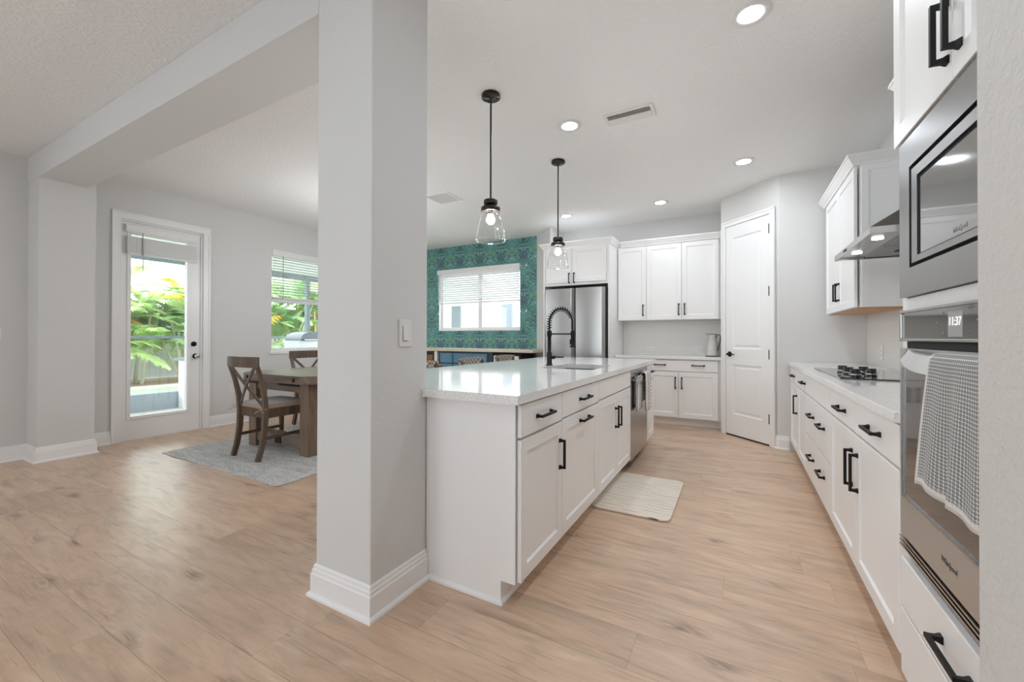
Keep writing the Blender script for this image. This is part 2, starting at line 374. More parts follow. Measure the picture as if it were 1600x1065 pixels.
M['house'] = simple('neighbour_stucco', hexc('f3f3f2'), .8, var=.02)
M['houseglass'] = simple('neighbour_grey_shutter', hexc('8d979e'), .5, var=.03)
M['grill'] = simple('grill_grey_lid', hexc('6f777c'), .35, .3, var=.03)

# ------------------------------------------------------------------ geometry helpers
class Fr:
    """a face frame: u to the viewer's right, v up, n out of the face"""
    def __init__(s, O, N):
        s.O = Vector(O); s.N = Vector(N).normalized(); s.V = Vector((0, 0, 1)); s.U = s.V.cross(s.N)
    def p(s, u, v, n): return s.O + s.U*u + s.V*v + s.N*n
WF = None
class MB:
    def __init__(s): s.v = []; s.f = []; s.sm = []; s.mi = []; s.cur = 0; s.uv = {}
    def add(s, vs, fs, smooth=False):
        b = len(s.v); s.v += [Vector(p) for p in vs]
        for f in fs:
            s.f.append([i+b for i in f]); s.sm.append(smooth); s.mi.append(s.cur)
        return s
    def hexa(s, c):
        return s.add(c, [(0, 3, 2, 1), (4, 5, 6, 7), (0, 1, 5, 4), (1, 2, 6, 5), (2, 3, 7, 6), (3, 0, 4, 7)])
    def box(s, x0, x1, y0, y1, z0, z1):
        return s.hexa([(x0, y0, z0), (x1, y0, z0), (x1, y1, z0), (x0, y1, z0), (x0, y0, z1), (x1, y0, z1), (x1, y1, z1), (x0, y1, z1)])
    def fbox(s, F, u0, u1, v0, v1, n0, n1):
        p = F.p
        return s.hexa([p(u0, v0, n0), p(u1, v0, n0), p(u1, v0, n1), p(u0, v0, n1), p(u0, v1, n0), p(u1, v1, n0), p(u1, v1, n1), p(u0, v1, n1)])
    def prism(s, poly, z0, z1):
        n = len(poly)
        vs = [(x, y, z0) for x, y in poly] + [(x, y, z1) for x, y in poly]
        fs = [tuple(range(n-1, -1, -1)), tuple(range(n, 2*n))] + [(i, (i+1) % n, n+(i+1) % n, n+i) for i in range(n)]
        return s.add(vs, fs)
    def fprism(s, F, poly, u0, u1):
        """poly in (n, v), extruded along u"""
        k = len(poly)
        vs = [F.p(u0, v, n) for n, v in poly] + [F.p(u1, v, n) for n, v in poly]
        fs = [tuple(range(k-1, -1, -1)), tuple(range(k, 2*k))] + [(i, (i+1) % k, k+(i+1) % k, k+i) for i in range(k)]
        return s.add(vs, fs)
    def ring(s, a, b, r0, r1, n=16, caps=True, smooth=True):
        a, b = Vector(a), Vector(b); d = (b-a).normalized()
        x = d.orthogonal().normalized(); y = d.cross(x)
        A = [a + (x*math.cos(t)+y*math.sin(t))*r0 for t in (2*PI*i/n for i in range(n))]
        B = [b + (x*math.cos(t)+y*math.sin(t))*r1 for t in (2*PI*i/n for i in range(n))]
        s.add(A+B, [(i, (i+1) % n, n+(i+1) % n, n+i) for i in range(n)], smooth)
        if caps:
            s.add(A, [tuple(range(n-1, -1, -1))]); s.add(B, [tuple(range(n))])
        return s
    def lathe(s, c, prof, n=28, smooth=True, axis=None, capb=False, capt=False):
        c = Vector(c); ax = Vector(axis or (0, 0, 1)).normalized()
        x = Vector((1, 0, 0)) if abs(ax.z) > .9 else ax.orthogonal().normalized(); y = ax.cross(x)
        vs = []
        for r, h in prof:
            for i in range(n):
                t = 2*PI*i/n; vs.append(c + ax*h + (x*math.cos(t)+y*math.sin(t))*r)
        fs = []
        for k in range(len(prof)-1):
            for i in range(n):
                j = (i+1) % n; fs.append((k*n+i, k*n+j, (k+1)*n+j, (k+1)*n+i))
        s.add(vs, fs, smooth)
        if capb: s.add(vs[:n], [tuple(range(n-1, -1, -1))])
        if capt: s.add(vs[-n:], [tuple(range(n))])
        return s
    def tube(s, pts, r, n=8, caps=True):
        pts = [Vector(p) for p in pts]; rs = r if isinstance(r, (list, tuple)) else [r]*len(pts)
        t0 = (pts[1]-pts[0]).normalized(); x = t0.orthogonal().normalized(); vs = []
        for i, p in enumerate(pts):
            t = (pts[min(i+1, len(pts)-1)] - pts[max(i-1, 0)]).normalized()
            x = (x - t*x.dot(t)).normalized(); y = t.cross(x)
            for k in range(n):
                a = 2*PI*k/n; vs.append(p + (x*math.cos(a)+y*math.sin(a))*rs[i])
        fs = [(i*n+k, i*n+(k+1) % n, (i+1)*n+(k+1) % n, (i+1)*n+k) for i in range(len(pts)-1) for k in range(n)]
        s.add(vs, fs, True)
        if caps: s.add(vs[:n], [tuple(range(n-1, -1, -1))]); s.add(vs[-n:], [tuple(range(n))])
        return s
    def bar(s, pts, w, h, side):
        """rectangular section swept along pts; w across 'side', h across the other way"""
        pts = [Vector(p) for p in pts]; vs = []
        ws = w if isinstance(w, (list, tuple)) else [w]*len(pts); hs = h if isinstance(h, (list, tuple)) else [h]*len(pts)
        for i, p in enumerate(pts):
            t = (pts[min(i+1, len(pts)-1)] - pts[max(i-1, 0)]).normalized()
            x = Vector(side); x = (x - t*x.dot(t)).normalized(); y = t.cross(x)
            a, b = x*ws[i]/2, y*hs[i]/2
            vs += [p-a-b, p+a-b, p+a+b, p-a+b]
        k = len(pts)
        fs = [(i*4+j, i*4+(j+1) % 4, (i+1)*4+(j+1) % 4, (i+1)*4+j) for i in range(k-1) for j in range(4)]
        fs += [(3, 2, 1, 0), (k*4-4, k*4-3, k*4-2, k*4-1)]
        return s.add(vs, fs)
    def path(s, pts, prof, side=1, closed=False):
        """moulding: profile (offset, z) along a plan polyline with mitred corners"""
        P = [Vector((x, y)) for x, y in pts]; n = len(P); rows = []
        for i in range(n):
            d0 = (P[i]-P[i-1]).normalized() if i > 0 or closed else None
            d1 = (P[(i+1) % n]-P[i]).normalized() if i < n-1 or closed else None
            if d0 is None: d0 = d1
            if d1 is None: d1 = d0
            n0 = Vector((-d0.y, d0.x))*side; n1 = Vector((-d1.y, d1.x))*side
            mm = (n0+n1); mm = mm/mm.length if mm.length > 1e-6 else n0
            k = 1/max(.3, mm.dot(n0)); rows.append((P[i], mm*k))
        vs = [(p.x+m_.x*o, p.y+m_.y*o, z) for p, m_ in rows for o, z in prof]
        k = len(prof); fs = []
        for i in range(n if closed else n-1):
            a, b = i*k, ((i+1) % n)*k
            for j in range(k): fs.append((a+j, a+(j+1) % k, b+(j+1) % k, b+j))
        if not closed: fs += [tuple(range(k-1, -1, -1)), tuple(range((n-1)*k, n*k))]
        return s.add(vs, fs)
    def shaker(s, F, u0, u1, v0, v1, n0=.0, t=.02, fr=.058, rec=.009, bv=.007):
        def rect(i, n): return [F.p(u0+i, v0+i, n), F.p(u1-i, v0+i, n), F.p(u1-i, v1-i, n), F.p(u0+i, v1-i, n)]
        e = .0015
        vs = rect(0, n0) + rect(0, n0+t-e) + rect(e, n0+t) + rect(fr, n0+t) + rect(fr+bv, n0+t-rec)
        fs = [(3, 2, 1, 0)]
        for k in range(4):
            fs += [(k*4+i, k*4+(i+1) % 4, k*4+4+(i+1) % 4, k*4+4+i) for i in range(4)]
        fs.append((16, 17, 18, 19))
        return s.add(vs, fs)
    def pull(s, F, u, v, L=.15, vert=True, n0=.0238):
        """square bar pull on two flared feet"""
        q = .0055; out = .028
        def pp(a, b, n): return F.p(u+b, v+a, n) if vert else F.p(u+a, v+b, n)
        def bx(a0, a1, b0, b1, n_0, n_1):
            s.hexa([pp(a0, b0, n_0), pp(a1, b0, n_0), pp(a1, b1, n_0), pp(a0, b1, n_0), pp(a0, b0, n_1), pp(a1, b0, n_1), pp(a1, b1, n_1), pp(a0, b1, n_1)])
        bx(-L/2, L/2, -q, q, n0+out-q, n0+out+q)
        for sgn in (-1, 1):
            c = sgn*(L/2-q); vs = []
            for (h, n) in ((.010, n0), (.0095, n0+.004), (.0065, n0+.012), (.0055, n0+out-q)):
                vs += [pp(c-h, -h, n), pp(c+h, -h, n), pp(c+h, h, n), pp(c-h, h, n)]
            s.add(vs, [(k*4+i, k*4+(i+1) % 4, k*4+4+(i+1) % 4, k*4+4+i) for k in range(3) for i in range(4)] + [(3, 2, 1, 0)])
        return s
    def build(s, name, mat, parent=None, bevel=0, seg=2, mats=None):
        me = bpy.data.meshes.new(name)
        o = origin_of(parent)
        me.from_pydata([tuple(p-o) for p in s.v], [], s.f)
        me.polygons.foreach_set('use_smooth', s.sm)
        for mt in (mats or [mat]): me.materials.append(mt)
        if mats: me.polygons.foreach_set('material_index', s.mi)
        if s.uv:
            ul = me.uv_layers.new(name='UVMap')
            for poly in me.polygons:
                for li in poly.loop_indices: ul.data[li].uv = s.uv.get(me.loops[li].vertex_index, (0, 0))
        me.update()
        if True not in s.sm or not s.uv:
            bm = bmesh.new(); bm.from_mesh(me); bmesh.ops.recalc_face_normals(bm, faces=bm.faces); bm.to_mesh(me); bm.free()
        ob = bpy.data.objects.new(name, me); COL.objects.link(ob)
        if parent: ob.parent = parent
        if bevel:
            b = ob.modifiers.new('Bevel', 'BEVEL'); b.width = bevel; b.segments = seg; b.limit_method = 'ANGLE'; b.angle_limit = .7
        return ob
ORI = {}
def origin_of(o):
    v = Vector((0, 0, 0))
    while o is not None: v += ORI.get(o.name, Vector((0, 0, 0))); o = o.parent
    return v
def thing(name, label, cat, loc=(0, 0, 0), group=None):
    o = bpy.data.objects.new(name, None); COL.objects.link(o); o.location = loc; o.empty_display_size = .1
    ORI[o.name] = Vector(loc); o['label'] = label; o['category'] = cat
    if group: o['group'] = group
    return o
def tag(o, label, cat, group=None, kind=None):
    o['label'] = label; o['category'] = cat
    if group: o['group'] = group
    if kind: o['kind'] = kind
    return o
def struct(o, label=None, cat=None):
    o['kind'] = 'structure'
    if label: o['label'] = label
    if cat: o['category'] = cat
    return o
def sthing(name, label, cat, loc=(0, 0, 0)):
    o = thing(name, label, cat, loc); o['kind'] = 'structure'; return o
def lettering(txt, F, u, v, n, size, mat, parent, name='lettering', shear=0, depth=.0006):
    cu = bpy.data.curves.new('tmp', 'FONT'); cu.body = txt; cu.size = size; cu.align_x = 'CENTER'; cu.align_y = 'CENTER'
    cu.extrude = depth; cu.shear = shear; cu.resolution_u = 3
    ob = bpy.data.objects.new('tmp', cu); COL.objects.link(ob)
    dg = bpy.context.evaluated_depsgraph_get(); dg.update()
    me = bpy.data.meshes.new_from_object(ob.evaluated_get(dg))
    o = origin_of(parent)
    for q in me.vertices: q.co = F.p(u+q.co.x, v+q.co.y, n+q.co.z) - o
    bpy.data.objects.remove(ob); bpy.data.curves.remove(cu)
    me.materials.clear(); me.materials.append(mat); me.name = name
    r = bpy.data.objects.new(name, me); COL.objects.link(r); r.parent = parent; return r
def dup(root, loc, label=None):
    r = root.copy(); COL.objects.link(r); r.location = loc
    if label: r['label'] = label
    for ch in list(root.children):
        c = ch.copy(); COL.objects.link(c); c.parent = r
        for g in list(ch.children):
            d = g.copy(); COL.objects.link(d); d.parent = c
    return r

# ================================================================== room shell
struct(MB().box(-6.14, 3.2, -4.6, 6.45, -.06, 0).build('floor', M['floor']), 'light oak plank floor running across both rooms', 'floor')
struct(MB().box(-6.14, 3.2, -4.6, 6.45, ZC, ZC+.1).build('ceiling', M['ceil']), 'off-white knockdown textured ceiling', 'ceiling')
# left wall with the door and window openings, plus unseen ones added for daylight
DY0, DY1, DZ = 1.872, 2.668, 2.455          # door rough opening
WY0, WY1, WZ0, WZ1 = 3.556, 4.47, .945, 2.42
b = MB()
for y0, y1, z0, z1 in ((-4.6, -3.9, 0, ZC), (-3.9, -2.9, 0, ZC), (-2.9, -1.3, 2.3, ZC), (-1.3, -.5, 0, ZC), (-.5, DY0, 0, ZC), (DY0, DY1, DZ, ZC), (DY1, WY0, 0, ZC), (WY0, WY1, 0, WZ0), (WY0, WY1, WZ1, ZC), (WY1, 4.72, 0, ZC), (4.72, 5.95, 0, .06), (4.72, 5.95, 2.5, ZC), (5.95, YB, 0, ZC)):
    b.box(XL-.2, XL, y0, y1, z0, z1)
b.box(XL, XL+.30, 1.215, 1.60, 0, ZC)
struct(b.build('wall_left', M['wall']), 'pale greige left wall with glass door and window', 'wall')
# back wall: papered part, then kitchen part
BX0, BX1, BZ0, BZ1 = -5.03, -3.27, 1.30, 2.36
b = MB()
for x0, x1, z0, z1 in ((XL-.2, BX0, 0, ZC), (BX0, BX1, 0, BZ0), (BX0, BX1, BZ1, ZC), (BX1, -2.93, 0, ZC)):
    b.box(x0, x1, YB, YB+.2, z0, z1)
struct(b.build('wall_back', M['paper']), 'teal damask wallpapered wall around the wide window', 'wall')
struct(MB().prism([(-2.955, YB), (-2.54, 5.848), (-2.50, 5.848), (-2.50, YB)], 0, ZC).build('wall_corner', M['wall']), 'pale angled wall end beside the refrigerator', 'wall')
struct(MB().box(-2.93, 1.3, YB, YB+.2, 0, ZC).build('wall_kitchen', M['wall']), 'pale greige wall behind the back cabinets', 'wall')
struct(MB().prism([(-.177, YB), (-.177, 5.665), (.386, 5.117), (XR, 5.117), (XR, YB)], 0, ZC).build('wall_pantry', M['wall']), 'pale angled pantry wall', 'wall')
struct(MB().box(XR, XR+.2, .92, YB, 0, ZC).build('wall_right', M['wall']), 'pale greige wall behind the cooktop run', 'wall')
struct(MB().box(.332, 3.2, .55, .92, 0, ZC).build('wall_near', plaster('near_wall_paint', hexc('d6d3cf'), 60, .16)), 'textured end of the wall beside the oven', 'wall')
b = MB()
b.box(3.0, 3.2, -4.6, .55, 0, ZC)
for x0, x1, z0, z1 in ((-6.14, -3.4, 0, ZC), (-3.4, -1.4, 2.2, ZC), (-1.4, 3.2, 0, ZC)):
    b.box(x0, x1, -4.6, -4.4, z0, z1)
struct(b.build('wall_rear', M['wall']), 'greige rear wall with an opening added to let in daylight', 'wall')  # open gap added behind the viewpoint to bring in daylight
# column and header beam
struct(MB().box(-1.669, -1.325, 1.207, 1.556, 0, ZC).build('column', M['wall'], bevel=.006), 'square greige column at the end of the island', 'column')
struct(MB().box(XL, -1.669, 1.207, 1.54, 2.63, ZC).build('beam', M['wall'], bevel=.004), 'greige dropped beam from the column to left wall', 'beam')

BASE = [(0, 0), (.030, 0), (.029, .010), (.024, .017), (.017, .020), (.017, .098), (.0125, .104), (.0125, .116), (.008, .121), (.0075, .132), (.003, .14), (0, .14)]
def baseboard(name, pts, side, label):
    struct(MB().path(pts, BASE, side).build(name, M['trim']), label, 'baseboard')
baseboard('baseboard_column', [(-1.669, 1.556), (-1.669, 1.207), (-1.325, 1.207), (-1.325, 1.545)], -1, 'white stepped baseboard around the square column')
baseboard('baseboard_left', [(XL, -.5), (XL, 1.215), (XL+.30, 1.215), (XL+.30, 1.60), (XL, 1.60), (XL, 1.808)], -1, 'white baseboard round the pilaster left of glass door')
baseboard('baseboard_dining', [(XL, 2.755), (XL, 4.70)], -1, 'white baseboard right of the glass door')
baseboard('baseboard_pantry', [(.36, 5.143), (.386, 5.117), (.47, 5.117)], -1, 'short white baseboard right of the pantry door')

# ------------------------------------------------------------------ glass door
FL = Fr((XL, 0, 0), (1, 0, 0))
d1 = sthing('door_1', 'white exterior door with one tall glass pane', 'door', (XL, 2.27, 0))
b = MB()
cp = [(0, 0), (.020, 0), (.020, .018), (.014, .026), (.014, .060), (.008, .068), (.008, .088), (0, .09)]
def casing(b, F, u0, u1, vt, w=.065, t=.018, n0=0):
    for a0, a1 in ((u0, u0+w), (u1-w, u1)):
        b.fbox(F, a0, a1, 0, vt-w, n0, n0+t)
        c0, c1 = (a0, a0+.02) if a0 == u0 else (a1-.02, a1)
        b.fbox(F, c0, c1, 0, vt-w, n0+t, n0+t+.007)
    b.fbox(F, u0, u1, vt-w, vt, n0, n0+t); b.fbox(F, u0, u1, vt-.02, vt, n0+t, n0+t+.007)
casing(b, FL, 1.808, 2.755, 2.54, .078)
b.build('casing', M['trim'], d1, .003)
b = MB(); b.fbox(FL, DY0, DY0+.012, 0, DZ, -.16, 0); b.fbox(FL, DY1-.012, DY1, 0, DZ, -.16, 0); b.fbox(FL, DY0, DY1, DZ-.012, DZ, -.16, 0)
b.fbox(FL, DY0, DY1, 0, .014, -.2, -.005)
b.build('jamb', M['trim'], d1)
gy0, gy1, gz0, gz1 = 1.978, 2.512, .265, 2.31
b = MB()
for u0, u1, v0, v1 in ((1.886, gy0-.02, .016, 2.44), (gy1+.02, 2.654, .016, 2.44), (gy0-.02, gy1+.02, .016, gz0-.02), (gy0-.02, gy1+.02, gz1+.02, 2.44)):
    b.fbox(FL, u0, u1, v0, v1, -.06, -.015)
b.build('door_slab', M['trim'], d1)
b = MB()
for u0, u1, v0, v1 in ((gy0-.035, gy0, gz0-.035, gz1+.035), (gy1, gy1+.035, gz0-.035, gz1+.035), (gy0, gy1, gz0-.035, gz0), (gy0, gy1, gz1, gz1+.035)):
    b.fbox(FL, u0, u1, v0, v1, -.068, -.004)
b.build('glass_frame', M['trim'], d1, .004)
b = MB(); b.fbox(FL, gy0, gy1, gz0, gz1, -.042, -.036); b.build('glass_pane', M['glass'], d1)
b = MB(); b.lathe(FL.p(2.588, 1.07, -.015), [(.030, 0), (.030, .010), (.024, .014), (.012, .016), (.012, .026), (.002, .027)], 20, axis=(1, 0, 0)); b.build('deadbolt', M['black'], d1)
kb = MB(); kb.lathe(FL.p(2.606, .92, -.015), [(.032, 0), (.032, .008), (.012, .012), (.011, .03)], 20, axis=(1, 0, 0))
ko = kb.build('rosette', M['black'], d1)
kb = MB(); kb.lathe(FL.p(2.606, .92, .012), [(.011, 0), (.026, .010), (.030, .024), (.026, .036), (.012, .040), (.001, .0405)], 22, axis=(1, 0, 0)); kb.build('knob', simple('satin_nickel', hexc('d5d2cf'), .25, .9, var=.02), d1)
kb = MB(); kb.ring(FL.p(2.606, .92, .051), FL.p(2.606, .92, .0545), .007, .006, 12); kb.build('keyhole', M['black'], d1)
# shield sticker on the glass
st = MB(); poly = [(-.022, .026), (.022, .026), (.022, 0), (.016, -.017), (0, -.028), (-.016, -.017), (-.022, 0)]
vs = [FL.p(2.472+a, 1.192+c, -.0355) for a, c in poly] + [FL.p(2.472+a, 1.192+c, -.0345) for a, c in poly]
st.add(vs, [tuple(range(7)), tuple(range(13, 6, -1))] + [(i, (i+1) % 7, 7+(i+1) % 7, 7+i) for i in range(7)])
so = st.build('shield_sticker', simple('dark_sticker', hexc('3c4448'), .5, var=.05)); tag(so, 'small dark shield sticker on the door glass', 'sticker')
sb = MB(); sb.fbox(FL, 2.454, 2.490, 1.193, 1.201, -.0345, -.0340); sb.fbox(FL, 2.460, 2.484, 1.176, 1.180, -.0345, -.0340); sb.build('stripe', M['white'], so)

# blind on the door, drawn up
def blind(name, label, F, u0, u1, vt, vb, nface, stack=None, pitch=.042, wand=None, tilt=.0, headh=.065, slat_n=.0):
    t = thing(name, label, 'blind', F.p((u0+u1)/2, vt, nface))
    MB().fbox(F, u0-.012, u1+.012, vt-headh, vt, nface, nface+.045).build('valance', M['blind'], t, .006)
    b = MB()
    MB().fbox(F, u0, u1, vt-headh-.012, vt-headh+.02, nface+.004, nface+.036).build('head_rail', M['blind'], t)
    w = .05
    def slat(v, a, q=.0014):
        dn, dv = math.cos(a)*w/2*.8, math.sin(a)*w/2
        c = nface+.022
        b.hexa([F.p(u0, v-dv-q, c-dn), F.p(u1, v-dv-q, c-dn), F.p(u1, v+dv-q, c+dn), F.p(u0, v+dv-q, c+dn), F.p(u0, v-dv+q, c-dn), F.p(u1, v-dv+q, c-dn), F.p(u1, v+dv+q, c+dn), F.p(u0, v+dv+q, c+dn)])
    if stack:
        v = stack[1]
        while v < stack[0]: slat(v, 0, .0034); v += .0075
        b.build('slats', M['slat'], t)
        MB().fbox(F, u0, u1, stack[1]-.022, stack[1]-.004, nface+.0, nface+.044).build('bottom_rail', M['blind'], t, .003)
        lo = stack[1]
    else:
        v = vt-headh-.03
        while v > vb+.02: slat(v, tilt); v -= pitch
        b.build('slats', M['slat'], t)
        MB().fbox(F, u0, u1, vb-.014, vb+.006, nface, nface+.044).build('bottom_rail', M['blind'], t, .003)
        lo = vb
    for k in (.12, .88):
        uu = u0+(u1-u0)*k; MB().fbox(F, uu-.001, uu+.001, lo, vt-headh, nface+.045, nface+.0465).build('cord', M['plastic'], t)
    if wand:
        b = MB(); b.tube([F.p(wand[0], vt-headh, nface+.05), F.p(wand[0]+.004, wand[1], nface+.052)], .0045, 8)
        b.build('wand', simple(name+'_wand', hexc('9b9da0'), .4, var=.02), t)
    return t
blind('window_blind', 'white slat blind drawn up on the glass door', FL, 1.93, 2.60, 2.405, 2.08, -.004, stack=(2.275, 2.10), wand=(2.06, 1.89), headh=.075)

# ------------------------------------------------------------------ dining window
def window(name, label, F, u0, u1, v0, v1, rail=None, mull=None, nout=-.14, fr=.045):
    t = sthing(name, label, 'window', F.p((u0+u1)/2, v0, nout))
    b = MB()
    for a0, a1, c0, c1 in ((u0, u0+fr, v0, v1), (u1-fr, u1, v0, v1), (u0+fr, u1-fr, v0, v0+fr), (u0+fr, u1-fr, v1-fr, v1)):
        b.fbox(F, a0, a1, c0, c1, nout, nout+.06)
    if rail: b.fbox(F, u0+fr, u1-fr, rail-.03, rail+.03, nout+.005, nout+.07)
    if mull: b.fbox(F, mull-.04, mull+.04, v0+fr, v1-fr, nout+.005, nout+.065)
    b.build('window_frame', M['trim'], t, .003)
    MB().fbox(F, u0+fr, u1-fr, v0+fr, v1-fr, nout+.02, nout+.025).build('window_pane', M['glass'], t)
    return t
w1 = window('window_1', 'white sash window looking onto green palms', FL, WY0, WY1, WZ0, WZ1, rail=1.71)
w3 = window('added_window', 'unseen tall window added behind the column to let in daylight', FL, 4.72, 5.95, .06, 2.5, nout=-.14)  # extra window hidden by the column, added for more daylight
MB().fbox(FL, WY0-.015, WY1+.015, WZ0-.035, WZ0+.004, -.08, .022).build('window_sill', M['trim'], w1, .004)
blind('window_blind', 'white slat blind half drawn up over the dining window', FL, WY0+.012, WY1-.012, 2.435, 1.74, -.02, pitch=.040, wand=(WY0+.15, 1.72), tilt=.12, headh=.085)

# ------------------------------------------------------------------ window in the papered wall
FBK = Fr((0, YB, 0), (0, -1, 0))
w2 = window('window_2', 'wide white sliding window in the teal papered wall', FBK, BX0, BX1, BZ0, BZ1, mull=-4.13, nout=-.13)
b = MB()
for a0, a1, c0, c1 in ((BX0, BX0+.006, BZ0, BZ1), (BX1-.006, BX1, BZ0, BZ1), (BX0+.006, BX1-.006, BZ1-.006, BZ1)): b.fbox(FBK, a0, a1, c0, c1, -.13, -.001)
b.build('jamb_liner', M['trim'], w2)
b = MB(); b.fbox(FBK, BX0-.0, BX1, BZ0-.022, BZ0+.004, -.07, .006); b.build('window_sill', M['trim'], w2, .003)
blind('window_blind', 'white slat blind lowered halfway over the wide window', FBK, BX0, BX1+.0, 2.43, 1.80, .006, pitch=.040, wand=(BX0+.07, 1.84), tilt=.33, headh=.075)

# ------------------------------------------------------------------ pantry door
FP = Fr((-.177, 5.665, 0), (-.7071, -.7071, 0))
d2 = sthing('door_2', 'white two-panel pantry door in the angled wall', 'door', FP.p(.39, 0, 0))
b = MB(); casing(b, FP, .022, .748, 2.55, .062); b.build('casing', M['trim'], d2, .003)
b = MB(); du0, du1, dv0, dv1 = .090, .680, .018, 2.482
def panel_door(b, F, u0, u1, v0, v1, panels, n0, n1):
    us = sorted({u0, u1, panels[0][0], panels[0][1]}); vs = sorted({v0, v1, *[p for q in panels for p in q[2:]]})
    for i in range(len(us)-1):
        for j in range(len(vs)-1):
            q = (us[i], us[i+1], vs[j], vs[j+1])
            if any(abs(q[0]-p[0]) < 1e-6 and abs(q[2]-p[2]) < 1e-6 for p in panels): continue
            b.fbox(F, *q, n0, n1)
    for p in panels:
        def rect(i, n): return [F.p(p[0]+i, p[2]+i, n), F.p(p[1]-i, p[2]+i, n), F.p(p[1]-i, p[3]-i, n), F.p(p[0]+i, p[3]-i, n)]
        vv = rect(0, n1) + rect(.012, n1-.010) + rect(.030, n1-.010) + rect(.046, n1-.003)
        fs = [(k*4+i, k*4+(i+1) % 4, k*4+4+(i+1) % 4, k*4+4+i) for k in range(3) for i in range(4)] + [(12, 13, 14, 15)]
        b.add(vv, fs)
panel_door(b, FP, du0, du1, dv0, dv1, [(.185, .585, .26, .845), (.185, .585, 1.03, 2.34)], -.0, .010)
b.build('door_slab', M['trim'], d2)
for hv in (.29, .98, 1.66, 2.33):
    b = MB(); b.fbox(FP, du1-.003, du1+.013, hv-.05, hv+.05, .010, .014); b.ring(FP.p(du1+.004, hv-.052, .016), FP.p(du1+.004, hv+.052, .016), .006, .006, 10)
    b.build('hinge', M['black'], d2)
b = MB(); b.lathe(FP.p(.145, .965, .010), [(.032, 0), (.032, .006), (.024, .010), (.011, .012), (.011, .045)], 20, axis=FP.N)
b.tube([FP.p(.145, .965, .052), FP.p(.18, .966, .054), FP.p(.245, .964, .050)], [.010, .0085, .006], 10)
b.build('lever_handle', M['black'], d2)
MB().fbox(FP, .084, .686, 0, .016, -.0, .004).build('threshold_gap', M['darkhole'], d2)

# ================================================================== cabinetry
def front(F, parent, kind, u0, u1, v0, v1, pulls=(), fr=.058, gap=.004):
    g = .0022
    b = MB()
    if kind == 'door': b.shaker(F, u0+g, u1-g, v0+g, v1-g, gap, .02, fr); o = b.build('door', M['cab'], parent)
    else:
        b.fbox(F, u0+g, u1-g, v0+g, v1-g, gap, gap+.0198)
        o = b.build('drawer' if kind == 'drawer' else 'false_front', M['cab'], parent, .0025)
    for (u, v, L, vert) in pulls:
        MB().pull(F, u, v, L, vert, gap+.0198).build('handle', M['black'], o)
    return o
def carcass(F, parent, u0, u1, v0, v1, depth, toe=0.10, toein=.065, mat=None):
    b = MB()
    if v0 < .02 and toe:
        b.fprism(F, [(0, v1), (0, toe), (-toein, toe), (-toein, 0), (-depth, 0), (-depth, v1)], u0, u1)
    else: b.fbox(F, u0, u1, v0, v1, -depth, 0)
    return b.build('body', mat or M['cab'], parent)
CROWN = [(0, 0), (.012, 0), (.016, .014), (.028, .030), (.046, .058), (.052, .062), (.052, .078), (0, .078)]

# ---------------- island (faces +x)
FI = Fr((-.841, 0, 0), (1, 0, 0))
ISD = 1.05
SHOE = [(0, 0), (.014, 0), (.013, .010), (.006, .018), (0, .02)]
t = thing('base_cabinet', 'white island cabinet nearest the column, one drawer over one door', 'cabinet', (-1.37, 1.80, 0))
carcass(FI, t, 1.560, 2.045, 0, .876, ISD)
front(FI, t, 'drawer', 1.570, 2.045, .722, .868, [(1.81, .795, .165, False)])
front(FI, t, 'door', 1.570, 2.045, .10, .716, [(2.008, .552, .15, True)])
b = MB(); b.box(-1.320, -.836, 1.552, 1.560, .10, .874); b.box(-1.320, -.906, 1.552, 1.560, .0, .10)
b.box(-1.320, -1.306, 1.548, 1.552, 0, .874); b.build('end_panel', M['cab'], t)
b = MB(); b.path([(-1.306, 1.552), (-.906, 1.552), (-.906, 1.75)], SHOE, -1); b.build('shoe_moulding', M['trim'], t)
t = thing('base_cabinet', 'white island cabinet with two stacked horizontal pulls, second from column', 'cabinet', (-1.37, 2.37, 0))
carcass(FI, t, 2.046, 2.694, 0, .876, ISD)
front(FI, t, 'drawer', 2.045, 2.695, .728, .868, [(2.40, .797, .165, False)])
front(FI, t, 'door', 2.045, 2.695, .10, .722, [(2.40, .670, .165, False)], .062)
t = thing('sink_cabinet', 'white two-door island sink cabinet beside the dishwasher', 'cabinet', (-1.37, 3.16, 0))
b = MB()
b.fbox(FI, 2.696, 3.634, .10, .60, -ISD, 0); b.fbox(FI, 2.696, 3.634, 0, .10, -ISD, -.065); b.fbox(FI, 2.696, 3.634, .60, .876, -.02, 0); b.fbox(FI, 2.696, 3.634, .60, .876, -ISD, -.80)
b.build('body', M['cab'], t)
front(FI, t, 'false', 2.695, 3.634, .736, .868)
front(FI, t, 'door', 2.695, 3.165, .10, .730, [(3.122, .552, .15, True)])
front(FI, t, 'door', 3.165, 3.634, .10, .730, [(3.208, .552, .15, True)])
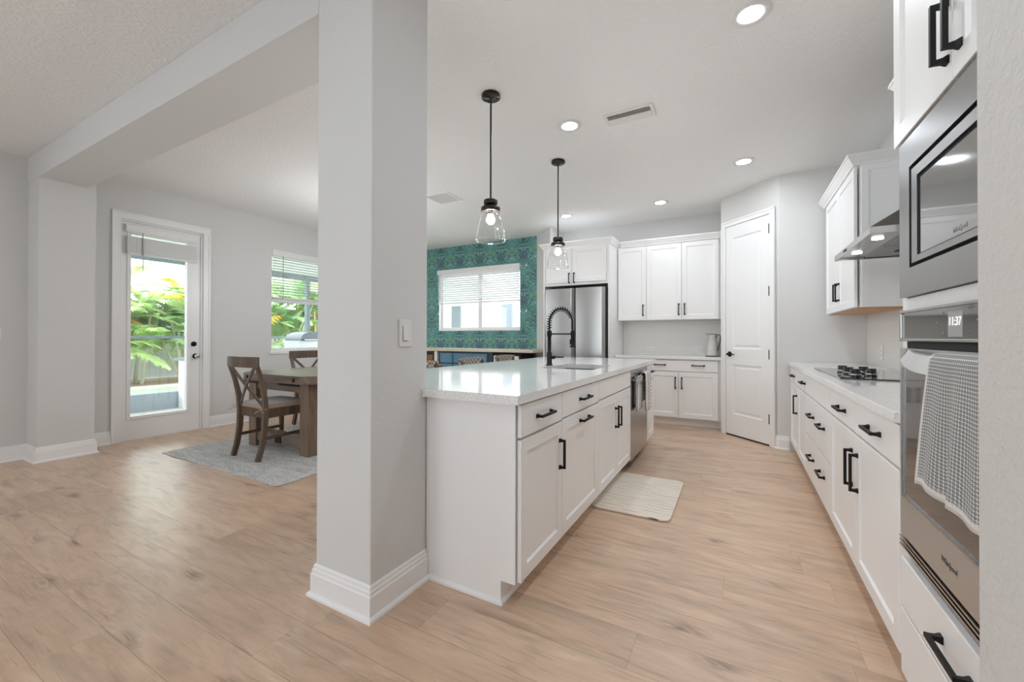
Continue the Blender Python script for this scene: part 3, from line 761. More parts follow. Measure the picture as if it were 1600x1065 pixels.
# dishwasher
t = thing('dishwasher', 'stainless dishwasher in the island with towel on its bar', 'dishwasher', (-1.15, 4.0, 0))
b = MB(); b.fbox(FI, 3.638, 4.376, .0, .872, -.58, -.05); b.build('tub_body', M['darkhole'], t)
b = MB(); b.fbox(FI, 3.645, 4.370, .075, .845, -.048, .022); b.build('door', M['steel'], t, .004)
b = MB(); b.fbox(FI, 3.645, 4.370, .846, .868, -.048, .018); b.build('control_strip', M['blackglass'], t)
b = MB(); b.fbox(FI, 3.70, 4.315, .755, .805, .052, .066)
for u in (3.73, 4.285): b.fbox(FI, u-.012, u+.012, .768, .792, .022, .053)
b.build('handle_bar', M['steel'], t, .005)
b = MB(); b.fbox(FI, 4.22, 4.26, .12, .19, .022, .0228); b.build('label', simple('pale_energy_label', hexc('c3c2c0'), .5, var=.02), t)
b = MB(); b.fbox(FI, 3.646, 4.369, 0, .072, -.08, -.055); b.build('kick_plate', M['black'], t)
t = thing('base_cabinet', 'narrow white island cabinet past the dishwasher with one small pull', 'cabinet', (-1.37, 4.58, 0))
carcass(FI, t, 4.380, 4.770, 0, .876, ISD)
front(FI, t, 'drawer', 4.385, 4.768, .722, .868, [(4.575, .797, .15, False)])
front(FI, t, 'door', 4.385, 4.768, .10, .716)
# back of the island (towards the stools)
t = MB().box(-1.935, -1.895, 1.575, 4.77, 0, .874).build('island_back_panel', M['cab'])
tag(t, 'white panel closing the stool side of the island', 'panel')
# island worktop with sink cut-out
SX0, SX1, SY0, SY1 = -1.39, -.965, 3.02, 3.60
t = thing('island_countertop', 'large white quartz island worktop with sink cut-out', 'countertop', (-1.5, 3.2, .876))
b = MB(); z0, z1 = .876, .914
b.box(-2.14, -.805, SY1, 4.876, z0, z1); b.box(-2.14, SX0, 1.558, SY1, z0, z1); b.box(SX1, -.805, 1.558, SY1, z0, z1); b.box(SX0, SX1, 1.558, SY0, z0, z1)
b.box(-1.322, -.805, 1.518, 1.558, z0, z1)
bm = bmesh.new()
o = b.build('slab', M['quartz'], t)
bm.from_mesh(o.data); bmesh.ops.remove_doubles(bm, verts=bm.verts, dist=.0005); 
# drop the hidden faces where blocks meet
fs = {}
for f in bm.faces: fs.setdefault(tuple(round(c, 3) for c in f.calc_center_median()), []).append(f)
bm.to_mesh(o.data); bm.free()
t = thing('sink', 'undermount stainless sink set into the island worktop', 'sink', (-1.18, 3.31, .70))
b = MB(); x0, x1, y0, y1 = SX0-.004, SX1+.004, SY0-.004, SY1+.004; zb = .672; tk = .004
b.box(x0, x1, y0, y1, zb-tk, zb)
b.box(x0-tk, x0, y0-tk, y1+tk, zb-tk, .8755); b.box(x1, x1+tk, y0-tk, y1+tk, zb-tk, .8755); b.box(x0, x1, y0-tk, y0, zb-tk, .8755); b.box(x0, x1, y1, y1+tk, zb-tk, .8755)
b.build('basin', M['sinksteel'], t)
MB().lathe((-1.18, 3.31, zb), [(.045, 0), (.045, .003), (.03, .001), (.0, .001)], 20).build('drain', M['steel'], t)

# faucet
fx, fy = -1.452, 3.33
t = thing('kitchen_faucet', 'matte black spring-neck faucet standing behind the island sink', 'faucet', (fx, fy, .914))
MB().lathe((fx, fy, .914), [(.030, 0), (.030, .008), (.023, .012), (.023, .112), (.016, .118), (.016, .262)], 22, capt=True).build('body', M['black'], t)
MB().lathe((fx, fy, 1.165), [(.017, 0), (.021, .006), (.021, .05), (.014, .056)], 20, capb=True, capt=True).build('collar', M['black'], t)
R = .106; cx = fx+R
arc = [(fx, fy, 1.20+.03*k) for k in range(4)] + [(cx-R*math.cos(a), fy, 1.29+R*1.12*math.sin(a)) for a in [PI*k/28 for k in range(1, 29)]]
tail = [(cx+R, fy, 1.25), (cx+R+.004, fy, 1.20)]
MB().tube(arc+tail, .0075, 10).build('hose', M['black'], t)
b = MB(); pts = []
# coil spring round the arch
path = [Vector(p) for p in arc[1:-3]]; L = [0]
for i in range(1, len(path)): L.append(L[-1]+(path[i]-path[i-1]).length)
turns, nn = 18, 18*11
for k in range(nn+1):
    s_ = L[-1]*k/nn; i = max(j for j in range(len(L)-1) if L[j] <= s_+1e-9); f = (s_-L[i])/max(1e-6, L[i+1]-L[i])
    p = path[i].lerp(path[i+1], min(1, f)); tg = (path[i+1]-path[i]).normalized(); nx = Vector((0, 1, 0)); ny = tg.cross(nx)
    a = 2*PI*turns*k/nn; pts.append(p + (nx*math.cos(a)+ny*math.sin(a))*.0205)
b.tube(pts, .0030, 6); b.build('spring', M['black'], t)
b = MB(); b.lathe((cx+R+.004, fy, 1.075), [(.024, 0), (.025, .008), (.016, .016), (.016, .10), (.019, .104), (.019, .13), (.011, .142)], 20, capb=True, capt=True)
b.box(cx+R-.02, cx+R-.011, fy-.008, fy+.008, 1.10, 1.145); b.build('spray_head', M['black'], t)
MB().tube([(fx, fy, 1.19), (cx+R, fy, 1.19)], .0065, 10).build('docking_arm', M['black'], t)
b = MB(); b.tube([(fx+.02, fy, .985), (fx+.052, fy, .985)], .014, 12); b.tube([(fx+.052, fy, .987), (fx+.135, fy, .989)], .0052, 8); b.build('lever', M['black'], t)

# dish towels on the dishwasher bar
def towel(name, label, mat, F, u0, u1, ztop, zf, zb_, ncen, thick, uvs, folds, wob, cat='towel', flare=0.0, slant=0.0, rows=34, cols=40):
    b = MB(); half = thick
    prof = []
    n1 = int(rows*.62)
    for i in range(n1): prof.append((zf + (ztop-zf)*i/(n1-1), 1))
    for k in range(1, 6):
        a = PI*k/6; prof.append((ztop + half*.9*math.sin(a), math.cos(a)))
    n2 = rows-n1
    for i in range(n2): prof.append((ztop + (zb_-ztop)*i/(n2-1), -1))
    for j, (z, sd) in enumerate(prof):
        for i in range(cols+1):
            s_ = i/cols; drop = max(0, (ztop-z))/max(.01, ztop-zf)
            u = u0 - flare*drop*(1-s_) + (u1-u0+flare*drop*.3)*s_
            ww = wob*drop**.8*(math.sin(s_*folds*2*PI+.6)*.6 + math.sin(s_*folds*3.7*PI+1.9+drop)*.4)
            zz = z - slant*s_*drop + .006*math.sin(s_*17)*drop
            idx = len(b.v); b.v.append(F.p(u, zz, ncen + sd*half + (ww if sd > 0 else ww*.35)))
            hgt = (z-zf)
            b.uv[idx] = ((s_*(u1-u0)) if uvs == 'metric' else s_, hgt)
    for j in range(len(prof)-1):
        for i in range(cols):
            a = j*(cols+1)+i; b.f.append([a, a+1, a+cols+2, a+cols+1]); b.sm.append(True); b.mi.append(0)
    o = b.build(name, mat)
    sm = o.modifiers.new('Solidify', 'SOLIDIFY'); sm.thickness = .004; sm.offset = 0
    return tag(o, label, cat)
towel('dish_towel', 'black and grey striped towel tucked behind the dishwasher bar', M['towel2'], FI, 3.74, 4.03, .800, .50, .56, .0375, .006, 'unit', 3, .005, cols=50)
towel('dish_towel', 'white checked towel draped over the dishwasher bar', M['towel3'], FI, 4.00, 4.25, .812, .47, .55, .060, .021, 'unit', 3, .016, cols=50)

# ---------------- right run (faces -x)
FR = Fr((.500, 0, 0), (-1, 0, 0))
def R_(y): return -y                  # u = -y on this side
DR = .594
t = thing('base_cabinet', 'white two-drawer two-door base cabinet right beside the oven tower', 'cabinet', (.8, 2.43, 0))
carcass(FR, t, -3.028, -1.822, 0, .876, DR)
front(FR, t, 'drawer', -2.435, -1.842, .720, .868, [(-2.125, .792, .165, False)])
front(FR, t, 'drawer', -3.026, -2.435, .720, .868, [(-2.70, .792, .165, False)])
front(FR, t, 'door', -2.435, -1.842, .10, .714, [(-2.385, .548, .17, True)])
front(FR, t, 'door', -3.026, -2.435, .10, .714, [(-2.487, .548, .17, True)])
t = thing('drawer_cabinet', 'white base cabinet with two deep drawers under the cooktop', 'cabinet', (.8, 3.5, 0))
carcass(FR, t, -3.972, -3.030, 0, .876, DR)
front(FR, t, 'false', -3.972, -3.030, .720, .868)
front(FR, t, 'drawer', -3.972, -3.030, .416, .714, [(-3.27, .590, .165, False), (-3.68, .590, .165, False)])
front(FR, t, 'drawer', -3.972, -3.030, .10, .410, [(-3.27, .285, .165, False), (-3.68, .285, .165, False)])
t = thing('base_cabinet', 'white base cabinet at the far end beside the pantry wall', 'cabinet', (.8, 4.54, 0))
carcass(FR, t, -5.108, -3.974, 0, .876, DR)
front(FR, t, 'drawer', -4.50, -3.974, .720, .868, [(-4.10, .792, .165, False)])
front(FR, t, 'drawer', -5.06, -4.50, .720, .868, [(-4.80, .792, .165, False)])
front(FR, t, 'door', -4.50, -3.974, .10, .714)
front(FR, t, 'door', -5.06, -4.50, .10, .714, [(-4.555, .548, .17, True)])
t = MB().box(.455, XR-.002, 1.822, 5.113, .876, .914).build('countertop', M['quartz'], bevel=.003)
tag(t, 'white quartz worktop under the range hood', 'countertop')
b = MB(); b.box(XR-.012, XR-.0005, 1.822, 5.113, .9145, 1.62); struct(b.build('backsplash_right', M['tile']), 'pale tiled backsplash above the cooktop worktop', 'backsplash')

# cooktop
t = thing('cooktop', 'black glass cooktop with control knobs set into the right worktop', 'cooktop', (.8, 3.55, .914))
MB().box(.535, 1.045, 3.09, 4.05, .9142, .922).build('glass_top', M['blackglass'], t, .003)
for i, (kx, ky) in enumerate(((.640, 3.62), (.735, 3.53), (.640, 3.44), (.735, 3.35), (.640, 3.26))):
    b = MB(); b.lathe((kx, ky, .922), [(.030, 0), (.030, .004), (.027, .006), (.026, .036), (.022, .040), (0.001, .040)], 20); b.box(kx-.024, kx+.024, ky-.006, ky+.006, .958, .968)
    o = b.build('knob', simple('gloss_black_knob', (.01, .01, .01), .12, 0, .6), t)
    MB().lathe((kx, ky, .922), [(.031, 0.010), (.0275, .012), (.0275, .014), (.031, .016), (.031, .010)], 20).build('chrome_ring', M['steel'], o)

# range hood
t = thing('range_hood', 'stainless steel range hood with two lit lamps above the cooktop', 'range hood', (.86, 3.36, 1.73))
FH = Fr((.633, 0, 0), (-1, 0, 0)); hy0, hy1 = -3.83, -2.90
b = MB(); b.fbox(FH, hy0, hy1, 1.728, 1.764, -.012, 0)
b.fbox(FH, hy0, hy0+.012, 1.728, 1.764, -.452, -.012); b.fbox(FH, hy1-.012, hy1, 1.728, 1.764, -.452, -.012); b.fbox(FH, hy0+.012, hy1-.012, 1.742, 1.764, -.452, -.012)
b.build('lip', M['steel'], t)
b = MB()
lo = [FH.p(hy0, 1.764, 0), FH.p(hy1, 1.764, 0), FH.p(hy1, 1.764, -.452), FH.p(hy0, 1.764, -.452)]
hi = [FH.p(-3.50, 2.02, -.36), FH.p(-3.22, 2.02, -.36), FH.p(-3.22, 2.02, -.452), FH.p(-3.50, 2.02, -.452)]
b.hexa(lo+hi); b.build('canopy', M['steel2'], t)
b = MB(); b.fbox(FH, -3.50, -3.22, 2.02, ZC-.003, -.452, -.36); b.build('chimney', M['steel'], t)
for a0, a1 in ((hy0+.03, -3.37), (-3.36, hy1-.03)):
    b = MB(); b.fbox(FH, a0, a1, 1.735, 1.742, -.43, -.17)
    for k in range(9): b.fbox(FH, a0+.02, a1-.02, 1.7335, 1.735, -.42+k*.027, -.41+k*.027)
    o = b.build('filter', M['steel2'], t)
    MB().fbox(FH, (a0+a1)/2-.03, (a0+a1)/2+.03, 1.729, 1.7335, -.30, -.28).build('latch', M['black'], o)
for y in (-3.60, -3.13):
    MB().lathe(FH.p(y, 1.741, -.085), [(.027, 0), (.027, -.004), (0.001, -.004)], 20).build('lamp_lens', M['hoodled'], t)
MB().fbox(FH, -3.53, -3.45, 1.738, 1.752, 0, .002).build('switch_panel', M['black'], t)

# upper cabinets on the right wall
FU = Fr((.794, 0, 0), (-1, 0, 0))
def upper(label, y0, y1, split, pulls, fardepth=.313, ret=True):
    t = thing('wall_cabinet', label, 'cabinet', (.94, (y0+y1)/2, 1.385))
    carcass(FU, t, -y1, -y0, 1.387, 2.44, fardepth-.009)
    front(FU, t, 'door', -split, -y0-.004, 1.387, 2.432, pulls[:1], gap=.013)
    front(FU, t, 'door', -y1+.045, -split, 1.387, 2.432, pulls[1:], gap=.013)
    b = MB(); b.path([(XR-.004, y1), (.765, y1), (.765, y0)] + ([(XR-.004, y0)] if ret else []), [(o, z+2.436) for o, z in CROWN], -1); b.build('crown_moulding', M['cab'], t)
    b = MB(); b.box(.797, XR-.004, y0+.002, y1-.002, 1.381, 1.3868); b.build('underside', M['maple'], t)
    b = MB()
    b.box(.805, .845, y0-.006, y0, 1.387, 2.44); b.box(.845, XR-.005, y0-.006, y0, 1.387, 1.43); b.box(.845, XR-.005, y0-.006, y0, 2.39, 2.44); b.build('side_frame', M['cab'], t)
    return t
upper('white two-door wall cabinet far beyond the range hood', 3.90, 5.06, 4.46, [(-4.415, 1.55, .15, True), (-4.505, 1.55, .15, True)])
upper('white wall cabinet between oven tower and range hood', 1.84, 2.86, 2.34, [(-2.30, 1.55, .15, True), (-2.385, 1.55, .15, True)], ret=False)

# ---------------- oven tower
FT = Fr((.480, 0, 0), (-1, 0, 0)); TY0, TY1 = .955, 1.815
t = thing('oven_tower_cabinet', 'tall white cabinet housing the microwave and wall oven', 'cabinet', (.79, 1.385, 0))
b = MB()
b.fbox(FT, -TY1, -TY1+.04, .10, 2.44, -.61, 0); b.fbox(FT, -TY0-.04, -TY0, .10, 2.44, -.61, 0)
b.fbox(FT, -TY1+.04, -TY0-.04, 1.775, 2.44, -.61, 0); b.fbox(FT, -TY1+.04, -TY0-.04, 1.248, 1.286, -.61, .004)
b.fbox(FT, -TY1+.04, -TY0-.04, .10, .497, -.61, 0); b.fbox(FT, -TY1, -TY0, 0, .10, -.61, -.065); b.fbox(FT, -TY1+.04, -TY0-.04, .497, 1.775, -.61, -.58)
b.build('body', M['cab'], t)
front(FT, t, 'door', -TY1+.008, -1.378, 1.782, 2.432, [(-1.404, 1.915, .15, True)])
front(FT, t, 'door', -1.378, -TY0-.008, 1.782, 2.432, [(-1.336, 1.915, .15, True)])
front(FT, t, 'drawer', -1.755, -TY0-.04, .312, .470, [(-1.375, .392, .165, False)])
front(FT, t, 'drawer', -1.755, -TY0-.04, .10, .308, [(-1.375, .21, .165, False)])
b = MB(); b.path([(.46, TY1), (.46, TY0)], [(o, z+2.436) for o, z in CROWN], -1); b.build('crown_moulding', M['cab'], t)

# microwave
FM = Fr((.474, 0, 0), (-1, 0, 0))
t = thing('microwave', 'built-in stainless microwave above the wall oven', 'microwave', (.7, 1.385, 1.29))
b = MB(); b.fbox(FM, -1.74, -1.03, 1.295, 1.765, -.40, -.012); b.build('body', M['darkhole'], t)
u0, u1, v0, v1 = -1.768, -1.002, 1.288, 1.775
i0, i1, j0, j1 = -1.683, -1.087, 1.374, 1.682
b = MB()
for a0, a1, c0, c1 in ((u0, i0, v0, v1), (i1, u1, v0, v1), (i0, i1, v0, j0), (i0, i1, j1, v1)): b.fbox(FM, a0, a1, c0, c1, -.006, .014)
b.build('trim_frame', M['steel2'], t)
b = MB(); b.fbox(FM, i0, i1, j0, j1, -.010, -.004); b.build('gap', M['darkhole'], t)
k = .012
b = MB(); q0, q1, r0, r1 = -1.628, -1.20, 1.404, 1.640
for a0, a1, c0, c1 in ((i0+k, q0, j0+k, j1-k), (q1, i1-k, j0+k, j1-k), (q0, q1, j0+k, r0), (q0, q1, r1, j1-k)): b.fbox(FM, a0, a1, c0, c1, -.004, .012)
b.build('door', M['steel2'], t)
b = MB(); b.fbox(FM, q0, q1, r0, r1, -.004, .004); b.build('window_gasket', M['darkhole'], t)
b = MB(); b.fbox(FM, q0+.012, q1-.012, r0+.004, r1-.012, .004, .008); b.build('door_window', M['mwglass'], t)
lettering('Whirlpool', FM, -1.375, 1.424, .0084, .017, M['clockbg'], t, 'logo_lettering', .1)

# wall oven
t = thing('wall_oven', 'built-in stainless wall oven with dark glass door', 'oven', (.7, 1.385, .5))
b = MB(); b.fbox(FT, -1.74, -1.03, .51, 1.235, -.56, -.002); b.build('body', M['darkhole'], t)
FO = FT
u0, u1 = -1.760, -1.010
b = MB()
cv0, cv1 = 1.150, 1.246
b.fbox(FO, u0, u1, cv0, cv0+.008, 0, .024); b.fbox(FO, u0, u1, cv1-.009, cv1, 0, .024); b.fbox(FO, u0, u0+.014, cv0+.008, cv1-.009, 0, .024); b.fbox(FO, u1-.014, u1, cv0+.008, cv1-.009, 0, .024)
b.build('control_frame', M['steel'], t, .002)
b = MB(); b.fbox(FO, u0+.014, u1-.014, cv0+.008, cv1-.009, 0, .019); b.build('control_panel', M['ovenglass'], t)
b = MB(); b.fbox(FO, -1.423, -1.348, 1.163, 1.225, .019, .0196); b.build('clock_display', M['clockbg'], t)
lettering('11:37', FO, -1.385, 1.200, .0200, .030, M['clock'], t, 'clock_digits')
for uu, vv, tx in ((-1.45, 1.224, 'I'), (-1.49, 1.20, '='), (-1.45, 1.172, '0'), (-1.32, 1.226, '^'), (-1.32, 1.174, '/'), (-1.28, 1.20, '>')):
    lettering(tx, FO, uu, vv, .0194, .012, M['clockbg'], t, 'key_marking')
dv0, dv1 = .540, 1.128
g0, g1, h0, h1 = u0+.022, u1-.022, .668, 1.068
b = MB()
for a0, a1, c0, c1 in ((u0, g0, dv0, dv1), (g1, u1, dv0, dv1), (g0, g1, dv0, h0), (g0, g1, h1, dv1)): b.fbox(FO, a0, a1, c0, c1, -.0, .022)
b.build('door', M['ovensteel'], t)
b = MB(); b.fbox(FO, g0-.004, g1+.004, h0-.006, h0, .022, .025); b.fbox(FO, g0-.006, g0, h0, h1, .022, .024); b.build('glass_bead', M['steel'], t)
b = MB(); b.fbox(FO, g0, g1, h0, h1, 0, .019); b.build('door_glass', M['ovenglass'], t)
b = MB(); b.fbox(FO, u0+.02, u1, 1.129, 1.149, 0, .010); b.build('vent_gap', M['darkhole'], t)
# flat bowed handle
b = MB(); N_ = 24; vs = []
for i in range(N_+1):
    s_ = i/N_; u = u0+.070 + (u1-u0-.140)*s_; bow = .038*math.sin(PI*s_)
    dz = .026*math.sin(PI*s_)**.7
    for (n, v) in ((.0225+bow*.55, 1.098-dz*.35+.028), (.022+bow, 1.098-dz*.35+.026), (.040+bow, 1.094-dz*.9), (.023+bow*.55, 1.092-dz*.9)): vs.append(FO.p(u, v, n))
b.add(vs, [(i*4+j, i*4+(j+1) % 4, i*4+4+(j+1) % 4, i*4+4+j) for i in range(N_) for j in range(4)] + [(3, 2, 1, 0), (N_*4, N_*4+1, N_*4+2, N_*4+3)])
b.build('handle', M['ovensteel'], t)
lettering('Whirlpool', FO, -1.415, .598, .0222, .021, simple('engraved_logo', hexc('5f5b58'), .4, .4), t, 'logo_lettering', .1)
for k in range(3):
    MB().fbox(FO, u0-.004, u1, .501+k*.0125, .507+k*.0125, .006, .024).build('vent_louver', M['steel'], t)
MB().fbox(FO, u0-.004, u1, .499, .539, 0, .006).build('vent_back', M['darkhole'], t)
towel('kitchen_towel', 'grey and white patterned kitchen towel hung on oven handle', M['towel'], FO, -1.325, -.98, 1.108, .795, .82, .066, .017, 'metric', 2.3, .014, flare=.07, slant=-.0, cols=60, rows=44)

# ---------------- back run (faces -y)
FB = Fr((0, 5.80, 0), (0, -1, 0))
DB = .448
t = thing('base_cabinet', 'white back-wall base cabinet beside the pantry, wide drawer over two doors', 'cabinet', (-.68, 6.0, 0))
carcass(FB, t, -1.165, -.182, 0, .876, DB)
front(FB, t, 'drawer', -1.155, -.215, .718, .862, [(-.915, .800, .15, False), (-.444, .800, .15, False)])
front(FB, t, 'door', -1.155, -.681, .11, .712, [(-.718, .566, .15, True)])
front(FB, t, 'door', -.681, -.215, .11, .712, [(-.640, .566, .15, True)])
t = thing('base_cabinet', 'narrow white base cabinet between refrigerator panel and back cabinet', 'cabinet', (-1.34, 6.0, 0))
carcass(FB, t, -1.508, -1.168, 0, .876, DB)
front(FB, t, 'drawer', -1.50, -1.165, .718, .862, [(-1.33, .800, .15, False)])
front(FB, t, 'door', -1.50, -1.165, .11, .712)
t = MB().box(-1.508, -.180, 5.755, YB-.002, .876, .914).build('countertop', M['quartz'], bevel=.003)
tag(t, 'white quartz worktop along the back wall holding the pitcher', 'countertop')
b = MB(); b.box(-1.508, -.180, YB-.012, YB-.0005, .9145, 1.398); struct(b.build('backsplash_back', M['tile']), 'pale tiled backsplash behind the pitcher', 'backsplash')
FBU = Fr((0, 5.92, 0), (0, -1, 0))
t = thing('wall_cabinet', 'white back-wall cabinet with three doors above the pitcher', 'cabinet', (-.85, 6.08, 1.4))
carcass(FBU, t, -1.508, -.182, 1.40, 2.44, .326)
front(FBU, t, 'door', -1.505, -1.110, 1.402, 2.432, [(-1.153, 1.540, .15, True)])
front(FBU, t, 'door', -1.110, -.655, 1.402, 2.432, [(-.690, 1.540, .15, True)])
front(FBU, t, 'door', -.655, -.207, 1.402, 2.432, [(-.617, 1.540, .15, True)])
b = MB(); b.path([(-1.460, 5.90), (-.182, 5.90)], [(o, z+2.436) for o, z in CROWN], -1); b.build('crown_moulding', M['cab'], t)
# refrigerator enclosure
FE = Fr((0, 5.52, 0), (0, -1, 0))
t = thing('refrigerator_cabinet', 'white two-door cabinet boxed in above the refrigerator', 'cabinet', (-2.0, 5.88, 0))
b = MB(); b.box(-1.536, -1.514, 5.50, YB-.002, 0, 2.44); b.box(-2.494, -2.472, 5.50, YB-.002, 0, 2.44); b.box(-2.472, -1.536, 5.52, YB-.002, 1.90, 2.44)
b.build('body', M['cab'], t)
front(FE, t, 'door', -2.440, -2.055, 1.935, 2.425, [(-2.092, 2.00, .14, True)])
front(FE, t, 'door', -2.055, -1.560, 1.935, 2.425, [(-2.018, 2.00, .14, True)])
b = MB(); b.path([(-2.494, 5.84), (-2.494, 5.50), (-1.514, 5.50), (-1.514, 5.846)], [(o, z+2.436) for o, z in CROWN], -1); b.build('crown_moulding', M['cab'], t)
# refrigerator
t = thing('refrigerator', 'stainless french-door refrigerator under the boxed cabinet', 'refrigerator', (-1.99, 5.8, 0))
b = MB(); b.box(-2.445, -1.545, 5.49, 6.20, .03, 1.84); b.build('body', simple('fridge_dark_side', hexc('3a3a3b'), .4, .3, var=.03), t)
def bowed(x0, x1, z0, z1, yb, bow):
    b = MB(); n = 14; vs = []
    for i in range(n+1):
        s_ = i/n; e = min(1, min(s_, 1-s_)/.07)
        y = yb - .045*math.sqrt(max(0, 1-(1-e)**2)) - bow*math.sin(PI*s_)
        for z in (z0, z1): vs.append((x0+(x1-x0)*s_, y, z))
        for z in (z0, z1): vs.append((x0+(x1-x0)*s_, 5.487, z))
    fs = []
    for i in range(n):
        a, c = i*4, i*4+4
        fs += [(a, c, c+1, a+1), (a+2, a+3, c+3, c+2), (a+1, c+1, c+3, a+3), (a, a+2, c+2, c)]
    fs += [(0, 1, 3, 2), (n*4, n*4+2, n*4+3, n*4+1)]
    return b.add(vs, fs)
for x0, x1 in ((-2.446, -1.996), (-1.990, -1.560)):
    o = bowed(x0, x1, .70, 1.845, 5.45, .009).build('door', M['fsteel'], t)
    e = o.modifiers.new('WN', 'BEVEL'); e.width = .004; e.segments = 2; e.limit_method = 'ANGLE'; e.angle_limit = .8
MB().box(-1.559, -1.545, 5.462, 5.488, .70, 1.845).build('door_gasket', M['darkhole'], t)
for x in (-2.025, -1.961):
    pts = [(x, 5.402-.0, .86), (x, 5.365, .90), (x, 5.350, 1.20), (x, 5.350, 1.40), (x, 5.365, 1.70), (x, 5.402, 1.74)]
bowed(-2.446, -1.560, .06, .69, 5.45, .015).build('freezer_drawer', M['fsteel'], t)
# pitcher
px_, py_ = -.295, 6.05
t = thing('pitcher', 'white enamel pitcher with dark handle on the back worktop', 'pitcher', (px_, py_, .914))
b = MB(); b.lathe((px_, py_, .914), [(.001, .002), (.076, .002), (.078, .012), (.070, .06), (.056, .17), (.046, .225), (.044, .250), (.055, .292), (.050, .290), (.040, .25), (.042, .2), (.001, .03)], 28); b.build('body', M['enamel'], t)
dk = simple('dark_enamel_rim', hexc('45413d'), .4, .3, var=.05)
MB().lathe((px_, py_, .914), [(.079, 0), (.081, .004), (.079, .010), (.074, .004), (.079, 0)], 28).build('base_rim', dk, t)
b = MB(); b.tube([(px_+.055*math.cos(a)-(.022 if abs(a-PI) < .5 else 0), py_+.055*math.sin(a), 1.206+(.006 if abs(a-PI) < .5 else 0)) for a in [2*PI*k/28 for k in range(29)]], .0035, 6); b.build('lip_rim', dk, t)
b = MB(); b.tube([(px_+.044, py_-.01, 1.155), (px_+.060, py_-.02, 1.195), (px_+.085, py_-.02, 1.20), (px_+.102, py_-.02, 1.17), (px_+.095, py_-.02, 1.10), (px_+.075, py_-.02, 1.02), (px_+.068, py_-.02, .985)], .006, 8); b.build('handle', dk, t)

# outlets and switches
def plate(name, label, cat, F, u, v, w, h, kind, n=.0, double=False):
    t = thing(name, label, cat, F.p(u, v, n))
    MB().fbox(F, u-w/2, u+w/2, v-h/2, v+h/2, n+.0005, n+.006).build('cover_plate', M['plastic'], t, .002)
    if kind == 'rocker':
        b = MB(); b.fprism(F, [(n+.006, v-.034), (n+.013, v-.033), (n+.0075, v+.033), (n+.006, v+.034)], u-.0165, u+.0165); b.build('rocker', M['plastic'], t)
        b = MB(); b.fbox(F, u-.018, u+.018, v-.0355, v-.034, n+.006, n+.0068); b.fbox(F, u-.018, u-.0165, v-.035, v+.035, n+.006, n+.0066); b.build('seam', M['darkhole'], t)
    else:
        for s_ in (-1, 1):
            if w > h: b = MB(); b.fbox(F, u+s_*.02-.014, u+s_*.02+.014, v-.016, v+.016, n+.006, n+.0075)
            else: b = MB(); b.fbox(F, u-.016, u+.016, v+s_*.02-.014, v+s_*.02+.014, n+.006, n+.0075)
            o = b.build('socket', M['plastic'], t, .002)
            cu, cv = (u+s_*.02, v) if w > h else (u, v+s_*.02)
            MB().fbox(F, cu-.006, cu-.003, cv-.005, cv+.005, n+.0075, n+.0078).fbox(F, cu+.003, cu+.006, cv-.005, cv+.005, n+.0075, n+.0078).build('slot', M['darkhole'], o)
    return t
FC = Fr((-1.325, 0, 0), (1, 0, 0))
plate('light_switch', 'white rocker switch on the column above the island', 'switch', FC, 1.401, 1.178, .076, .122, 'rocker')
plate('light_switch', 'white switch plate on the wall left of the pilaster', 'switch', FL, 1.02, 1.185, .076, .122, 'rocker')
plate('wall_outlet', 'white outlet low on the wall behind the dining chair', 'outlet', FL, 3.03, .48, .072, .115, 'outlet')
plate('wall_outlet', 'white outlet in the back splash left of the pitcher, nearest refrigerator', 'outlet', FBK, -1.12, .995, .115, .072, 'outlet', .012)
plate('wall_outlet', 'white outlet in the back splash just left of pitcher', 'outlet', FBK, -.49, 1.0, .115, .072, 'outlet', .012)
FRW = Fr((XR, 0, 0), (-1, 0, 0))
plate('wall_outlet', 'white outlet in the splash behind the cooktop', 'outlet', FRW, -4.62, 1.03, .072, .115, 'outlet', .012)

# ================================================================== ceiling fixtures
def downlight(x, y, label, mk='downlight'):
    t = thing('recessed_light', label, 'ceiling light', (x, y, ZC), 'recessed ceiling lights')
    MB().lathe((x, y, ZC), [(.0595, -.0063), (.066, -.008), (.092, -.008), (.0975, 0)], 36).build('trim_ring', M['plastic'], t)
    MB().lathe((x, y, ZC), [(.060, -.0062), (.001, -.0062)], 36).build('diffuser', M[mk], t)
    return t
downlight(.063, 2.49, 'large round recessed light nearest, top of the ceiling')
downlight(-1.184, 3.115, 'round recessed light between the pendants and the supply vent')
downlight(.054, 4.555, 'round recessed light in front of the pantry door')
downlight(-.851, 5.438, 'round recessed light in front of the three-door wall cabinet', 'downlight_soft')
downlight(-2.103, 5.413, 'round recessed light in front of the refrigerator cabinet', 'downlight_soft')
downlight(.06, .43, 'unseen recessed light added above the viewpoint to brighten the island')  # out-of-view lamp added to lift the island fronts
for x, y in ((-4.0, -.6), (-1.2, -.9), (1.2, -.9), (-4.0, -3.0), (-1.2, -3.0), (1.2, -3.0)):  # out-of-view lamps added behind the viewpoint as fill light
    downlight(x, y, 'unseen recessed light added behind the viewpoint as fill', 'fill_downlight')
t = thing('added_globe_lamp', 'unseen globe lamp added past the column to brighten the dining side', 'pendant light', (-4.1, 3.5, ZC))  # hidden lamp added to brighten the dining walls and ceiling
MB().lathe((-4.1, 3.5, ZC), [(.06, -.001), (.06, -.02), (.01, -.024)], 24).build('canopy', M['bronze'], t)
MB().tube([(-4.1, 3.5, ZC-.02), (-4.1, 3.5, 2.0)], .006, 8).build('rod', M['bronze'], t)
